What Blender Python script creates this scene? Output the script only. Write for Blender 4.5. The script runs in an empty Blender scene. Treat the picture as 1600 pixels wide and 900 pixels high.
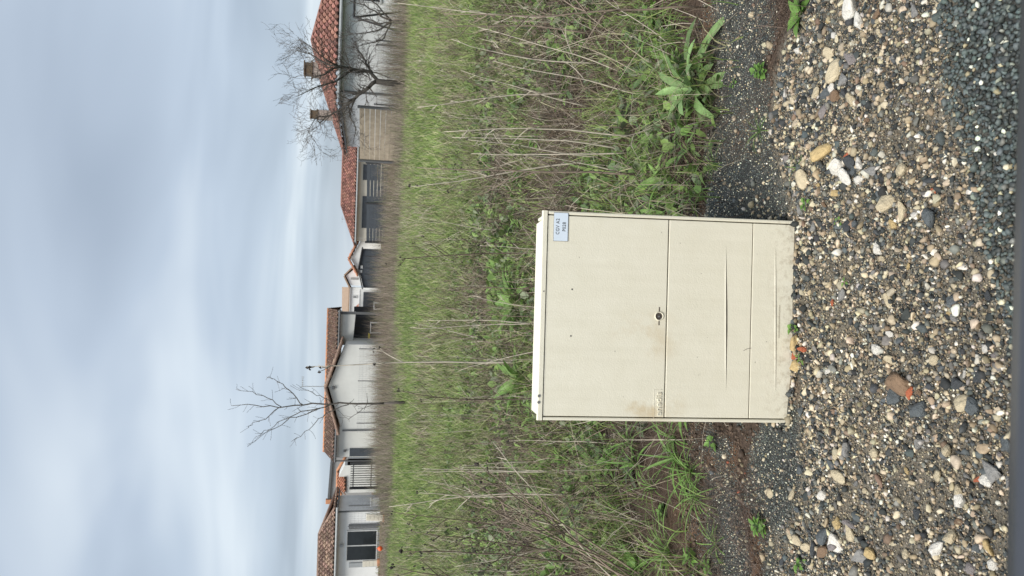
import bpy, bmesh, math, random
import numpy as np
from mathutils import Vector, Matrix, Quaternion
rng = np.random.default_rng(7); random.seed(7)
SC = bpy.context.scene; COL = SC.collection

# ---------------------------------------------------------------- camera
FPX, HZ, ROLL, CAMZ = 1180.0, 570.0, math.radians(1.8), 1.32
PITCH = math.atan((800 - HZ) / FPX)
F_ = np.array([0, math.cos(PITCH), -math.sin(PITCH)]); U_ = np.array([0, math.sin(PITCH), math.cos(PITCH)]); R_ = np.array([1.0, 0, 0])
R2 = math.cos(ROLL) * R_ + math.sin(ROLL) * U_
U2 = math.cos(ROLL) * U_ - math.sin(ROLL) * R_
cam = bpy.data.cameras.new('camera'); cam_o = bpy.data.objects.new('camera', cam); COL.objects.link(cam_o)
m = Matrix.Identity(4)
for i in range(3):
    m[i][0] = -U2[i]; m[i][1] = R2[i]; m[i][2] = -F_[i]
m[2][3] = CAMZ
cam_o.matrix_world = m
cam.sensor_width = 36; cam.lens = FPX / 1600 * 36; cam.clip_start = 0.05; cam.clip_end = 3000
cam.dof.use_dof = True; cam.dof.focus_distance = 3.0; cam.dof.aperture_fstop = cam.lens / 2.4
SC.camera = cam_o

# ---------------------------------------------------------------- sky, sun, exposure
SUN_EL, SUN_AZ = math.radians(56), math.radians(215)      # azimuth clockwise from +Y
w = bpy.data.worlds.new('World'); SC.world = w; w.use_nodes = True
nt = w.node_tree; N = nt.nodes; L = nt.links; N.clear()
out = N.new('ShaderNodeOutputWorld'); bg = N.new('ShaderNodeBackground'); bg.inputs[1].default_value = 0.1
L.new(bg.outputs[0], out.inputs[0])
sky = N.new('ShaderNodeTexSky'); sky.sky_type = 'NISHITA'; sky.sun_disc = False
sky.sun_elevation = SUN_EL; sky.sun_rotation = SUN_AZ
tc = N.new('ShaderNodeTexCoord'); sep = N.new('ShaderNodeSeparateXYZ'); L.new(tc.outputs['Generated'], sep.inputs[0])
mx = N.new('ShaderNodeMath'); mx.operation = 'MAXIMUM'; mx.inputs[1].default_value = 0.0; L.new(sep.outputs[2], mx.inputs[0])
ad = N.new('ShaderNodeMath'); ad.operation = 'ADD'; ad.inputs[1].default_value = 0.19; L.new(mx.outputs[0], ad.inputs[0])
dx = N.new('ShaderNodeMath'); dx.operation = 'DIVIDE'; L.new(sep.outputs[0], dx.inputs[0]); L.new(ad.outputs[0], dx.inputs[1])
dy = N.new('ShaderNodeMath'); dy.operation = 'DIVIDE'; L.new(sep.outputs[1], dy.inputs[0]); L.new(ad.outputs[0], dy.inputs[1])
cmb = N.new('ShaderNodeCombineXYZ'); L.new(dx.outputs[0], cmb.inputs[0]); L.new(dy.outputs[0], cmb.inputs[1])
mp = N.new('ShaderNodeMapping'); mp.inputs['Scale'].default_value = (0.52, 1.0, 1); mp.inputs['Location'].default_value = (3.1, 0.9, 0); L.new(cmb.outputs[0], mp.inputs[0])
nz = N.new('ShaderNodeTexNoise'); nz.inputs['Scale'].default_value = 1.25; nz.inputs['Detail'].default_value = 3.0; nz.inputs['Roughness'].default_value = 0.45; nz.inputs['Distortion'].default_value = 0.5
L.new(mp.outputs[0], nz.inputs[0])
cr = N.new('ShaderNodeValToRGB'); L.new(nz.outputs[0], cr.inputs[0])
cr.color_ramp.elements[0].position = 0.34; cr.color_ramp.elements[0].color = (1.36, 1.60, 1.91, 1)
cr.color_ramp.elements[1].position = 0.70; cr.color_ramp.elements[1].color = (2.55, 2.80, 3.02, 1)
e = cr.color_ramp.elements.new(0.5); e.color = (1.78, 2.06, 2.41, 1)
mixc = N.new('ShaderNodeMix'); mixc.data_type = 'RGBA'; mixc.inputs[0].default_value = 0.93
L.new(sky.outputs[0], mixc.inputs[6]); L.new(cr.outputs[0], mixc.inputs[7]); L.new(mixc.outputs[2], bg.inputs[0])
sun = bpy.data.lights.new('sun', 'SUN'); sun.energy = 1.5; sun.angle = math.radians(35); sun.color = (1.0, 0.955, 0.87)
sun_o = bpy.data.objects.new('sun', sun); COL.objects.link(sun_o)
sd = Vector((math.sin(SUN_AZ) * math.cos(SUN_EL), math.cos(SUN_AZ) * math.cos(SUN_EL), math.sin(SUN_EL)))
sun_o.rotation_euler = sd.to_track_quat('Z', 'Y').to_euler(); sun_o.location = sd * 80
SC.view_settings.view_transform = 'Standard'; SC.view_settings.look = 'None'; SC.view_settings.gamma = 1
SC.view_settings.exposure = 1.55; SC.view_settings.use_curve_mapping = False

# ---------------------------------------------------------------- helpers
def ray(x, y): return F_ * FPX + R2 * (450 - y) - U2 * (x - 800)
def vnoise(x, y, s=1.0, seed=0):
    x = np.asarray(x, float) * s; y = np.asarray(y, float) * s
    xi = np.floor(x).astype(np.int64); yi = np.floor(y).astype(np.int64); fx = x - xi; fy = y - yi
    fx = fx * fx * (3 - 2 * fx); fy = fy * fy * (3 - 2 * fy)
    def h(a, b):
        n = (a * 374761393 + b * 668265263 + seed * 974711) & 0xffffffff
        n = ((n ^ (n >> 13)) * 1274126177) & 0xffffffff
        return ((n ^ (n >> 16)) & 0xffff) / 65535.0
    return (h(xi, yi) * (1 - fx) + h(xi + 1, yi) * fx) * (1 - fy) + (h(xi, yi + 1) * (1 - fx) + h(xi + 1, yi + 1) * fx) * fy
def fbm(x, y, s=1.0, seed=0):
    return 0.55 * vnoise(x, y, s, seed) + 0.3 * vnoise(x, y, 2.1 * s, seed + 1) + 0.15 * vnoise(x, y, 4.3 * s, seed + 2)
def flat(x, y, z=0.0):
    d = ray(x, y); t = (z - CAMZ) / d[2]; return d[0] * t, d[1] * t
EDGE_PX = [(1300, -120), (1268, 0), (1232, 60), (1212, 130), (1206, 220), (1238, 330), (1241, 500), (1246, 640), (1222, 700), (1205, 800), (1212, 900), (1215, 1010)]
EP = np.array([flat(*p) for p in EDGE_PX]); EP = EP[np.argsort(EP[:, 0])]
def edge(x): return np.interp(x, EP[:, 0], EP[:, 1])
def zg(x, y):
    x = np.asarray(x, float); y = np.asarray(y, float)
    t = np.clip((y - edge(x) - 0.02) / 0.35, 0, 1); t = t * t * (3 - 2 * t)
    far = np.clip((y - 6) / 20, 0, 1)
    heap = 0.045 * np.clip(1 - ((x - 0.27) / 0.26) ** 2 - ((y - 2.47) / 0.30) ** 2, 0, 1) + 0.02 * np.clip(1 - ((x + 0.50) / 0.3) ** 2 - ((y - 2.22) / 0.16) ** 2, 0, 1)
    return heap + (fbm(x, y, 3.0, 5) - 0.5) * 0.012 * (1 - t) + t * ((fbm(x, y, 2.4, 11) - 0.45) * 0.11 + (fbm(x, y, 0.35, 21) - 0.5) * 0.16 * far)
def G(x, y):
    z = 0.0
    for _ in range(4):
        X, Y = flat(x, y, z); z = float(zg(X, Y))
    return Vector((X, Y, z))
def W(x, y, D):
    d = ray(x, y); t = D / d[1]; return Vector((d[0] * t, D, CAMZ + d[2] * t))

def link(o, parent=None):
    COL.objects.link(o)
    if parent is not None: o.parent = parent
    return o
def tag(o, label=None, cat=None, group=None, kind=None):
    if label: o['label'] = label
    if cat: o['category'] = cat
    if group: o['group'] = group
    if kind: o['kind'] = kind
    return o
def empty(name, loc=(0, 0, 0), rot=(0, 0, 0)):
    o = bpy.data.objects.new(name, None); o.location = loc; o.rotation_euler = rot; o.empty_display_size = 0.1
    return link(o)
def npmesh(name, V, Fc, mat, col=None, smooth=False):
    V = np.ascontiguousarray(V, dtype=np.float32).reshape(-1, 3); Fc = np.ascontiguousarray(Fc, dtype=np.int32)
    me = bpy.data.meshes.new(name); k = Fc.shape[1]; n = Fc.shape[0]
    me.vertices.add(len(V)); me.vertices.foreach_set('co', V.ravel())
    me.loops.add(n * k); me.loops.foreach_set('vertex_index', Fc.ravel())
    me.polygons.add(n); me.polygons.foreach_set('loop_start', np.arange(0, n * k, k, dtype=np.int32)); me.polygons.foreach_set('loop_total', np.full(n, k, np.int32))
    if smooth: me.polygons.foreach_set('use_smooth', np.ones(n, bool))
    me.update(calc_edges=True)
    if col is not None:
        c = np.ones((len(V), 4), np.float32); c[:, :3] = col
        a = me.color_attributes.new('Col', 'FLOAT_COLOR', 'POINT'); a.data.foreach_set('color', c.ravel())
    if mat: me.materials.append(mat)
    return me
def obj(name, me, parent=None, loc=None, rot=None, scale=None):
    o = bpy.data.objects.new(name, me)
    if loc is not None: o.location = loc
    if rot is not None: o.rotation_euler = rot
    if scale is not None: o.scale = scale if hasattr(scale, '__len__') else (scale,) * 3
    return link(o, parent)
class MB:
    """collects shapes into one mesh"""
    def __init__(s): s.v = []; s.f = []
    def add(s, vs, fs):
        b = len(s.v); s.v += [tuple(p) for p in vs]; s.f += [tuple(b + i for i in f) for f in fs]; return s
    def box(s, a, b, bev=0.0):
        x0, y0, z0 = a; x1, y1, z1 = b
        if bev <= 0:
            return s.add([(x0, y0, z0), (x1, y0, z0), (x1, y1, z0), (x0, y1, z0), (x0, y0, z1), (x1, y0, z1), (x1, y1, z1), (x0, y1, z1)],
                         [(0, 3, 2, 1), (4, 5, 6, 7), (0, 1, 5, 4), (1, 2, 6, 5), (2, 3, 7, 6), (3, 0, 4, 7)])
        bm = bmesh.new(); bmesh.ops.create_cube(bm, size=1)
        for v in bm.verts: v.co = Vector(((x0 + x1) / 2 + v.co.x * (x1 - x0), (y0 + y1) / 2 + v.co.y * (y1 - y0), (z0 + z1) / 2 + v.co.z * (z1 - z0)))
        bmesh.ops.bevel(bm, geom=list(bm.edges), offset=bev, segments=2, affect='EDGES', profile=0.5)
        bm.verts.index_update(); s.add([v.co for v in bm.verts], [[v.index for v in f.verts] for f in bm.faces]); bm.free(); return s
    def prism(s, poly, dvec):
        n = len(poly); p = [Vector(q) for q in poly]; q = [a + Vector(dvec) for a in p]
        return s.add(p + q, [tuple(range(n))[::-1], tuple(range(n, 2 * n))] + [(i, (i + 1) % n, n + (i + 1) % n, n + i) for i in range(n)])
    def tube(s, pts, rad, sides=6, cap=True):
        pts = [Vector(p) for p in pts]; n = len(pts); rad = list(rad) if hasattr(rad, '__len__') else [rad] * n
        vs = []; fs = []; ref = None
        for i, p in enumerate(pts):
            t = (pts[min(i + 1, n - 1)] - pts[max(i - 1, 0)])
            t = t.normalized() if t.length > 1e-9 else Vector((0, 0, 1))
            if ref is None: ref = t.orthogonal().normalized()
            ref = (ref - t * ref.dot(t)); ref = ref.normalized() if ref.length > 1e-6 else t.orthogonal().normalized()
            b = t.cross(ref)
            for k in range(sides):
                a = 2 * math.pi * k / sides; vs.append(p + (ref * math.cos(a) + b * math.sin(a)) * rad[i])
        for i in range(n - 1):
            for k in range(sides):
                a = i * sides + k; b2 = i * sides + (k + 1) % sides; fs.append((a, b2, b2 + sides, a + sides))
        if cap: fs += [tuple(range(sides))[::-1], tuple(range((n - 1) * sides, n * sides))]
        return s.add(vs, fs)
    def mesh(s, name, mat, smooth=False):
        me = bpy.data.meshes.new(name); me.from_pydata(s.v, [], s.f); me.materials.append(mat)
        if smooth:
            for p in me.polygons: p.use_smooth = True
        me.update(); return me
    def build(s, name, mat, parent=None, smooth=False): return obj(name, s.mesh(name, mat, smooth), parent)

# ---------------------------------------------------------------- materials
def newmat(name):
    mt = bpy.data.materials.new(name); mt.use_nodes = True; t = mt.node_tree; b = t.nodes['Principled BSDF']
    return mt, t, b
def noise(t, scale, detail=4, rough=0.6, vec=None):
    n = t.nodes.new('ShaderNodeTexNoise'); n.inputs['Scale'].default_value = scale; n.inputs['Detail'].default_value = detail; n.inputs['Roughness'].default_value = rough
    if vec is None:
        c = t.nodes.new('ShaderNodeTexCoord'); vec = c.outputs['Object']
    t.links.new(vec, n.inputs['Vector']); return n
def mixc_(t, fac, a, b, mode='MIX'):
    n = t.nodes.new('ShaderNodeMix'); n.data_type = 'RGBA'; n.blend_type = mode
    for sock, v in ((0, fac), (6, a), (7, b)):
        if isinstance(v, (int, float)): n.inputs[sock].default_value = v
        elif isinstance(v, tuple): n.inputs[sock].default_value = (*v, 1)
        else: t.links.new(v, n.inputs[sock])
    return n.outputs[2]
def ramp(t, src, p0, p1, c0=(0, 0, 0), c1=(1, 1, 1)):
    r = t.nodes.new('ShaderNodeValToRGB'); r.color_ramp.elements[0].position = p0; r.color_ramp.elements[1].position = p1
    r.color_ramp.elements[0].color = (*c0, 1); r.color_ramp.elements[1].color = (*c1, 1); t.links.new(src, r.inputs[0]); return r.outputs[0]
def bump(t, b, h, dist, strength=1.0):
    n = t.nodes.new('ShaderNodeBump'); n.inputs['Distance'].default_value = dist; n.inputs['Strength'].default_value = strength
    t.links.new(h, n.inputs['Height']); t.links.new(n.outputs[0], b.inputs['Normal'])
def plain(name, col, rough=0.6, var=0.15, scale=8.0, bmp=0.0, metal=0.0, spec=0.5):
    mt, t, b = newmat(name); n = noise(t, scale)
    d = tuple(max(0, c * (1 - var)) for c in col); l = tuple(min(1, c * (1 + var)) for c in col)
    t.links.new(ramp(t, n.outputs[0], 0.3, 0.7, d, l), b.inputs['Base Color'])
    b.inputs['Roughness'].default_value = rough; b.inputs['Metallic'].default_value = metal; b.inputs['Specular IOR Level'].default_value = spec
    if bmp: bump(t, b, n.outputs[0], bmp)
    return mt
def attr_mat(name, rough=0.6, trans=0.0, nscale=0, nvar=0.25, bmp=0.0, spec=0.35):
    mt, t, b = newmat(name); a = t.nodes.new('ShaderNodeAttribute'); a.attribute_name = 'Col'; c = a.outputs['Color']
    if nscale:
        n = noise(t, nscale, 3); c = mixc_(t, 1.0, c, ramp(t, n.outputs[0], 0.25, 0.75, (1 - nvar,) * 3, (1 + nvar,) * 3), 'MULTIPLY')
        if bmp: bump(t, b, n.outputs[0], bmp)
    t.links.new(c, b.inputs['Base Color']); b.inputs['Roughness'].default_value = rough; b.inputs['Specular IOR Level'].default_value = spec
    if trans:
        tr = t.nodes.new('ShaderNodeBsdfTranslucent'); t.links.new(c, tr.inputs[0]); ms = t.nodes.new('ShaderNodeMixShader'); ms.inputs[0].default_value = trans
        o = t.nodes['Material Output']; t.links.new(b.outputs[0], ms.inputs[1]); t.links.new(tr.outputs[0], ms.inputs[2]); t.links.new(ms.outputs[0], o.inputs[0])
    return mt
def leaf_mat(name, c0, c1, trans=0.25, rough=0.45):
    mt, t, b = newmat(name); n = noise(t, 38, 3); oi = t.nodes.new('ShaderNodeObjectInfo')
    c = ramp(t, n.outputs[0], 0.3, 0.7, c0, c1)
    hv = t.nodes.new('ShaderNodeHueSaturation'); mr = t.nodes.new('ShaderNodeMapRange'); mr.inputs[3].default_value = 0.75; mr.inputs[4].default_value = 1.25
    t.links.new(oi.outputs['Random'], mr.inputs[0]); t.links.new(mr.outputs[0], hv.inputs['Value']); t.links.new(c, hv.inputs['Color']); c = hv.outputs[0]
    t.links.new(c, b.inputs['Base Color']); b.inputs['Roughness'].default_value = rough; b.inputs['Specular IOR Level'].default_value = 0.35
    bump(t, b, noise(t, 140, 2).outputs[0], 0.002)
    tr = t.nodes.new('ShaderNodeBsdfTranslucent'); t.links.new(c, tr.inputs[0]); ms = t.nodes.new('ShaderNodeMixShader'); ms.inputs[0].default_value = trans
    o = t.nodes['Material Output']; t.links.new(b.outputs[0], ms.inputs[1]); t.links.new(tr.outputs[0], ms.inputs[2]); t.links.new(ms.outputs[0], o.inputs[0])
    return mt
M = {}
M['stone'] = attr_mat('stone', 0.75, 0, 90, 0.3, 0.0015, 0.3)
M['grit'] = attr_mat('grit', 0.7)
M['straw'] = attr_mat('dry_straw', 0.7, 0.12)
M['grass'] = attr_mat('grass', 0.5, 0.28)
M['cover'] = attr_mat('ground_leaves', 0.5, 0.25)
M['stem_pale'] = plain('bleached_stem', (0.52, 0.46, 0.37), 0.75, 0.35, 22, 0.001)
M['stem_dark'] = plain('dark_dead_stem', (0.115, 0.085, 0.062), 0.8, 0.4, 22, 0.001)
M['stem_brown'] = plain('brown_dead_stem', (0.25, 0.195, 0.15), 0.8, 0.35, 22, 0.001)
M['seed'] = plain('seed_head', (0.035, 0.028, 0.024), 0.9, 0.4, 60)
M['bark'] = plain('bark', (0.065, 0.058, 0.05), 0.9, 0.4, 9, 0.01)
M['twig'] = plain('twig', (0.085, 0.072, 0.062), 0.85, 0.3, 9)
M['leaf'] = leaf_mat('dock_leaf', (0.175, 0.29, 0.10), (0.28, 0.42, 0.17))
M['leaf_dull'] = leaf_mat('dull_leaf', (0.11, 0.155, 0.085), (0.18, 0.225, 0.13))
M['leaf_bright'] = leaf_mat('bright_leaf', (0.12, 0.23, 0.05), (0.20, 0.35, 0.085))
M['blade'] = leaf_mat('coarse_blade', (0.12, 0.22, 0.05), (0.21, 0.34, 0.09))

# ---------------------------------------------------------------- the ground
def ground():
    xs = np.concatenate([-np.geomspace(2.62, 420, 46)[::-1], np.linspace(-2.6, 2.6, 209), np.geomspace(2.62, 420, 46)])
    ys = np.concatenate([-np.geomspace(0.35, 60, 16)[::-1], np.linspace(-0.3, 0.6, 10), np.linspace(0.65, 4.6, 159), np.geomspace(4.65, 700, 110)])
    X, Y = np.meshgrid(xs, ys); x = X.ravel(); y = Y.ravel(); z = zg(x, y)
    nx, ny = len(xs), len(ys); i = np.arange(ny - 1)[:, None] * nx + np.arange(nx - 1)[None, :]; i = i.ravel()
    Fc = np.stack([i, i + 1, i + 1 + nx, i + nx], 1)
    d = y - edge(x) + (fbm(x, y, 6, 31) - 0.5) * 0.12
    n1 = fbm(x, y, 2.0, 41)[:, None]; n2 = fbm(x, y, 9.0, 51)[:, None]
    grav = np.array([0.17, 0.15, 0.118]) * (0.75 + 0.5 * n2)
    dark = np.array([0.064, 0.066, 0.062]) * (0.8 + 0.4 * n2)
    soil = np.array([0.072, 0.050, 0.036]) * (0.5 + 0.9 * n1)
    red = np.array([0.145, 0.085, 0.05]) * (0.8 + 0.4 * n2)
    fld = np.array([0.060, 0.085, 0.028]) * (0.7 + 0.6 * n1)
    brn = np.array([0.16, 0.125, 0.09]) * (0.7 + 0.6 * n1)
    S = lambda a: np.clip(a, 0, 1)[:, None]
    c = grav
    ch = S((chip(x, y)) * 14); c = c * (1 - ch) + dark * ch
    pd = S(patch(x, y) * 3); c = c * (1 - pd) + dark * pd
    s = S(d / 0.05) * (1 - pd); c = c * (1 - s) + soil * s
    rm = s * S((fbm(x, y, 5.3, 61) - 0.60) * 14) * S((3.2 - y) / 0.5); c = c * (1 - rm) + red * rm
    f = S((y - 5.0) / 5 + (n1[:, 0] - 0.5)); c = c * (1 - f) + fld * f
    b = S((y - 31) / 3); c = c * (1 - b) + brn * b
    b = S((y - 90) / 10); c = c * (1 - b) + fld * b
    me = npmesh('ground', np.stack([x, y, z], 1), Fc, None, c, True)
    mt, t, bs = newmat('ground'); a = t.nodes.new('ShaderNodeAttribute'); a.attribute_name = 'Col'
    n = noise(t, 160, 5, 0.7); n3 = noise(t, 28, 4)
    cc = mixc_(t, 1.0, a.outputs['Color'], ramp(t, n.outputs[0], 0.35, 0.68, (0.45,) * 3, (1.6,) * 3), 'MULTIPLY')
    cc = mixc_(t, 1.0, cc, ramp(t, n3.outputs[0], 0.3, 0.7, (0.75,) * 3, (1.25,) * 3), 'MULTIPLY')
    t.links.new(cc, bs.inputs['Base Color']); bs.inputs['Roughness'].default_value = 0.9; bs.inputs['Specular IOR Level'].default_value = 0.2
    bump(t, bs, n.outputs[0], 0.006); me.materials.append(mt)
    o = obj('ground', me); tag(o, kind='structure')
# dark crushed grit heaped by the box, and the wedge of dark chippings on the drive
def patch(x, y):
    x = np.asarray(x, float); y = np.asarray(y, float); n = (fbm(x, y, 5, 81) - 0.5) * 0.5
    right = 1 - ((x - 0.25) / 0.255) ** 2 - ((y - 2.46) / 0.29) ** 2 + n * .2
    left = 1 - ((x + 0.50) / 0.26) ** 2 - ((y - 2.20) / 0.13) ** 2 + n
    left2 = .6 - ((x + 0.95) / 0.5) ** 2 - ((y - 2.50) / 0.16) ** 2 + n * 2
    rr = 1 - ((x - 1.05) / 0.45) ** 2 - ((y - 2.52) / 0.27) ** 2 + n * 2.0
    d = y - edge(x); vg = (fbm(x, y, 3.3, 71) - 0.47) * 4 * (d > 0.0) * (d < 0.5) - 2.0 * (np.abs(x + 0.07) < 0.34)
    return np.maximum(np.maximum(np.maximum(right, left), np.maximum(left2, rr)), np.minimum(vg, .25))
CP = np.array([flat(*p) for p in [(1462, -150), (1470, 0), (1478, 120), (1500, 200), (1520, 300), (1552, 420), (1580, 520), (1610, 650)]]); CP = CP[np.argsort(CP[:, 0])]
def chip(x, y):
    x = np.asarray(x, float); y = np.asarray(y, float)
    return np.interp(x, CP[:, 0], CP[:, 1]) - y + (fbm(x, y, 4, 91) - 0.5) * 0.12
ground()

# ---------------------------------------------------------------- houses
M['wall_white'] = plain('white_render', (0.75, 0.76, 0.755), 0.9, 0.07, 1.2, 0.002)
M['wall_grey'] = plain('grey_render', (0.62, 0.63, 0.605), 0.9, 0.07, 1.2, 0.002)
M['wall_cream'] = plain('cream_render', (0.68, 0.64, 0.54), 0.9, 0.07, 1.2, 0.002)
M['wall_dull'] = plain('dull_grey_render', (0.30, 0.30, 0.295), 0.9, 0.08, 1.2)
M['fascia'] = plain('dark_fascia', (0.10, 0.105, 0.11), 0.6, 0.1, 4)
M['gutter'] = plain('zinc_gutter', (0.33, 0.35, 0.36), 0.5, 0.1, 4)
M['glass'] = plain('dark_glass', (0.018, 0.022, 0.025), 0.12, 0.2, 2)
M['frame_white'] = plain('white_frame', (0.50, 0.51, 0.51), 0.5, 0.05, 4)
M['dark_panel'] = plain('dark_slate_panel', (0.045, 0.055, 0.068), 0.6, 0.2, 3)
M['black_metal'] = plain('black_painted_metal', (0.025, 0.027, 0.03), 0.5, 0.2, 5)
M['brick_ch'] = plain('chimney_render', (0.33, 0.285, 0.25), 0.95, 0.2, 5, 0.004)
M['chim_cap'] = plain('mossy_chimney_pot', (0.13, 0.095, 0.06), 0.95, 0.4, 9, 0.01)
M['plank'] = plain('weathered_plank', (0.33, 0.275, 0.21), 0.85, 0.25, 5, 0.003)
M['orange_tile'] = plain('orange_ridge_tile', (0.50, 0.235, 0.125), 0.8, 0.25, 6)
M['brown_roof'] = plain('flat_brown_tiles', (0.33, 0.235, 0.165), 0.85, 0.18, 6, 0.004)
def tile_mat(name):
    return attr_mat(name, 0.85, 0, 14, 0.2, 0.003)
M['tiles'] = tile_mat('roof_tiles')
def tile_plane(name, parent, a0, a1, top, colour, poly, per=0.27, course=0.40, var=0.5):
    """barrel-tile slope: a0->a1 is the eave, top a point on the upper edge; poly (s along eave, t up slope)"""
    a0 = Vector(a0); ex = (Vector(a1) - a0).normalized(); up = Vector(top) - a0; es = (up - ex * up.dot(ex)).normalized(); nn = ex.cross(es)
    if nn.z < 0: nn = -nn
    smin, smax = min(p[0] for p in poly), max(p[0] for p in poly); tmax = max(p[1] for p in poly)
    prof = [(0.0, 0.0), (0.28, 0.0), (0.42, 0.75), (0.62, 1.0), (0.86, 0.75)]
    nc = int((smax - smin) / per) + 1; nr = int(tmax / course) + 1
    bm = bmesh.new(); lay = bm.faces.layers.float_color.new('Col'); rr = random.Random(hash(name) & 0xff)
    base = Vector(colour)
    for r in range(nr):
        rowv = []
        for tt, h in ((r * course, 0.06), ((r + 1) * course + 0.03, 0.0)):
            rowv.append([bm.verts.new((smin + (c + u) * per, tt, h + 0.085 * z)) for c in range(nc) for u, z in prof])
        for k in range(len(rowv[0]) - 1):
            f = bm.faces.new((rowv[0][k], rowv[0][k + 1], rowv[1][k + 1], rowv[1][k])); c = k // 5; q = random.Random(c * 7919 + r * 104729 + int(a0.x * 97)).random()
            b = base * (1 - var + 2 * var * q); f[lay] = (b.x, b.y * (0.92 + 0.16 * ((q * 7) % 1)), b.z, 1)
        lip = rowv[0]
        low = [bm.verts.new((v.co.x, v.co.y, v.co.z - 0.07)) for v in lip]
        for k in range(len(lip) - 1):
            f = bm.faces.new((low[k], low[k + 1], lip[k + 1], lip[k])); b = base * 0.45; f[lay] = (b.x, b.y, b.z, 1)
    n = len(poly); area = sum(poly[i][0] * poly[(i + 1) % n][1] - poly[(i + 1) % n][0] * poly[i][1] for i in range(n)); sg = 1 if area > 0 else -1
    for i in range(n):
        p, q = Vector((*poly[i], 0)), Vector((*poly[(i + 1) % n], 0)); d = (q - p).normalized(); no = Vector((d.y, -d.x, 0)) * sg
        bmesh.ops.bisect_plane(bm, geom=list(bm.verts) + list(bm.edges) + list(bm.faces), plane_co=p + no * 0.01, plane_no=no, clear_outer=True)
    for v in bm.verts: v.co = a0 + ex * v.co.x + es * v.co.y + nn * (v.co.z + 0.05)
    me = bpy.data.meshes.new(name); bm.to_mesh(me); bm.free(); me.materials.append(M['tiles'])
    return obj(name, me, parent)
def local(parent_loc, *pts):
    pl = Vector(parent_loc); return [Vector(p) - pl for p in pts]
def caps(parent, pts, mat, r=0.1, name='ridge_tiles'):
    return MB().tube(pts, r, 7).build(name, mat, parent, True)
RED = (0.26, 0.128, 0.10); TAN = (0.275, 0.185, 0.14); ORG = (0.42, 0.20, 0.125)
def hip_house(name, x0, x1, y0, y1, ze, rise, colour, wall, label, inset=0.4):
    """hip roof whose ridge runs along the longer side; returns the Empty"""
    cx, cy = (x0 + x1) / 2, (y0 + y1) / 2; o = empty(name, (cx, cy, 0)); tag(o, label, 'house')
    X0, X1, Y0, Y1 = x0 - cx, x1 - cx, y0 - cy, y1 - cy; hw = min(X1, Y1); zr = ze + rise
    MB().box((X0 + inset, Y0 + inset, -0.3), (X1 - inset, Y1 - inset, ze - 0.02)).build('wall', wall, o)
    MB().box((X0 + 0.05, Y0 + 0.05, ze - 0.06), (X1 - 0.05, Y1 - 0.05, ze + 0.015)).build('soffit', M['fascia'], o)
    for s in (Y0 - 0.02,): MB().tube([(X0, s, ze - 0.02), (X1, s, ze - 0.02)], 0.07, 8).build('gutter', M['gutter'], o)
    if Y1 > X1: ra, rb = Vector((0, Y0 + hw, zr)), Vector((0, Y1 - hw, zr))
    else: ra, rb = Vector((X0 + hw, 0, zr)), Vector((X1 - hw, 0, zr))
    c = [Vector((X0, Y0, ze)), Vector((X1, Y0, ze)), Vector((X1, Y1, ze)), Vector((X0, Y1, ze))]
    sl = math.hypot(hw, rise)
    for i in range(4):
        a, b = c[i], c[(i + 1) % 4]; ln = (b - a).length; d = (b - a).normalized()
        tops = sorted([(ra - a).dot(d), (rb - a).dot(d)])
        if tops[1] - tops[0] < 0.01: poly = [(0, 0), (ln, 0), (tops[0], sl)]
        else: poly = [(0, 0), (ln, 0), (tops[1], sl), (tops[0], sl)]
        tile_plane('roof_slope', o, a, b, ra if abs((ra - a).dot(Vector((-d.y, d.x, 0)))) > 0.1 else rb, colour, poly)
    m_ = plain('ridge_' + name, tuple(v * 0.9 for v in colour), 0.85, 0.3, 4)
    for p in c: caps(o, [p + Vector((0, 0, 0.1)), min((ra, rb), key=lambda q: (q - p).length) + Vector((0, 0, 0.1))], m_, 0.09, 'hip_tiles')
    caps(o, [ra + Vector((0, 0, 0.1)), rb + Vector((0, 0, 0.1))], m_, 0.1)
    return o
def chimney(o, x, y, z0, z1, wdt, name='chimney'):
    p = Vector((x, y, 0)) - o.location
    ch = MB().box((p.x - wdt / 2, p.y - wdt / 2, z0), (p.x + wdt / 2, p.y + wdt / 2, z1 - 0.42), 0.015).build(name, M['brick_ch'], o)
    MB().box((p.x - wdt * .56, p.y - wdt * .56, z1 - 0.418), (p.x + wdt * .56, p.y + wdt * .56, z1 - 0.34), 0.01).box((p.x - wdt * .44, p.y - wdt * .44, z1 - 0.338), (p.x + wdt * .44, p.y + wdt * .44, z1 - 0.06), 0.02).box((p.x - wdt * .54, p.y - wdt * .54, z1 - 0.058), (p.x + wdt * .54, p.y + wdt * .54, z1), 0.012).build('chimney_cap', M['chim_cap'], ch)
def facade_window(o, x0, x1, z0, z1, y, mull=(), name='window', glass='glass', fr=0.07, bars=()):
    l = o.location; a, b = x0 - l.x, x1 - l.x; yy = y - l.y
    f = MB(); f.box((a, yy - 0.05, z0), (a + fr, yy + 0.03, z1)); f.box((b - fr, yy - 0.05, z0), (b, yy + 0.03, z1)); f.box((a + fr, yy - 0.048, z1 - fr), (b - fr, yy + 0.03, z1))
    f.box((a + fr, yy - 0.048, z0), (b - fr, yy + 0.03, z0 + fr))
    for m_ in mull: f.box((m_ - l.x - fr / 2, yy - 0.046, z0 + fr), (m_ - l.x + fr / 2, yy + 0.03, z1 - fr))
    fo = f.build(name, M['frame_white'], o)
    edges = [x0 + fr] + [m_ for m_ in mull] + [x1 - fr]
    for i in range(len(edges) - 1):
        MB().box((edges[i] - l.x, yy - 0.02, z0 + 0.02), (edges[i + 1] - l.x, yy - 0.01, z1 - 0.02)).build('pane', M[glass], fo)
    return fo
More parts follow.
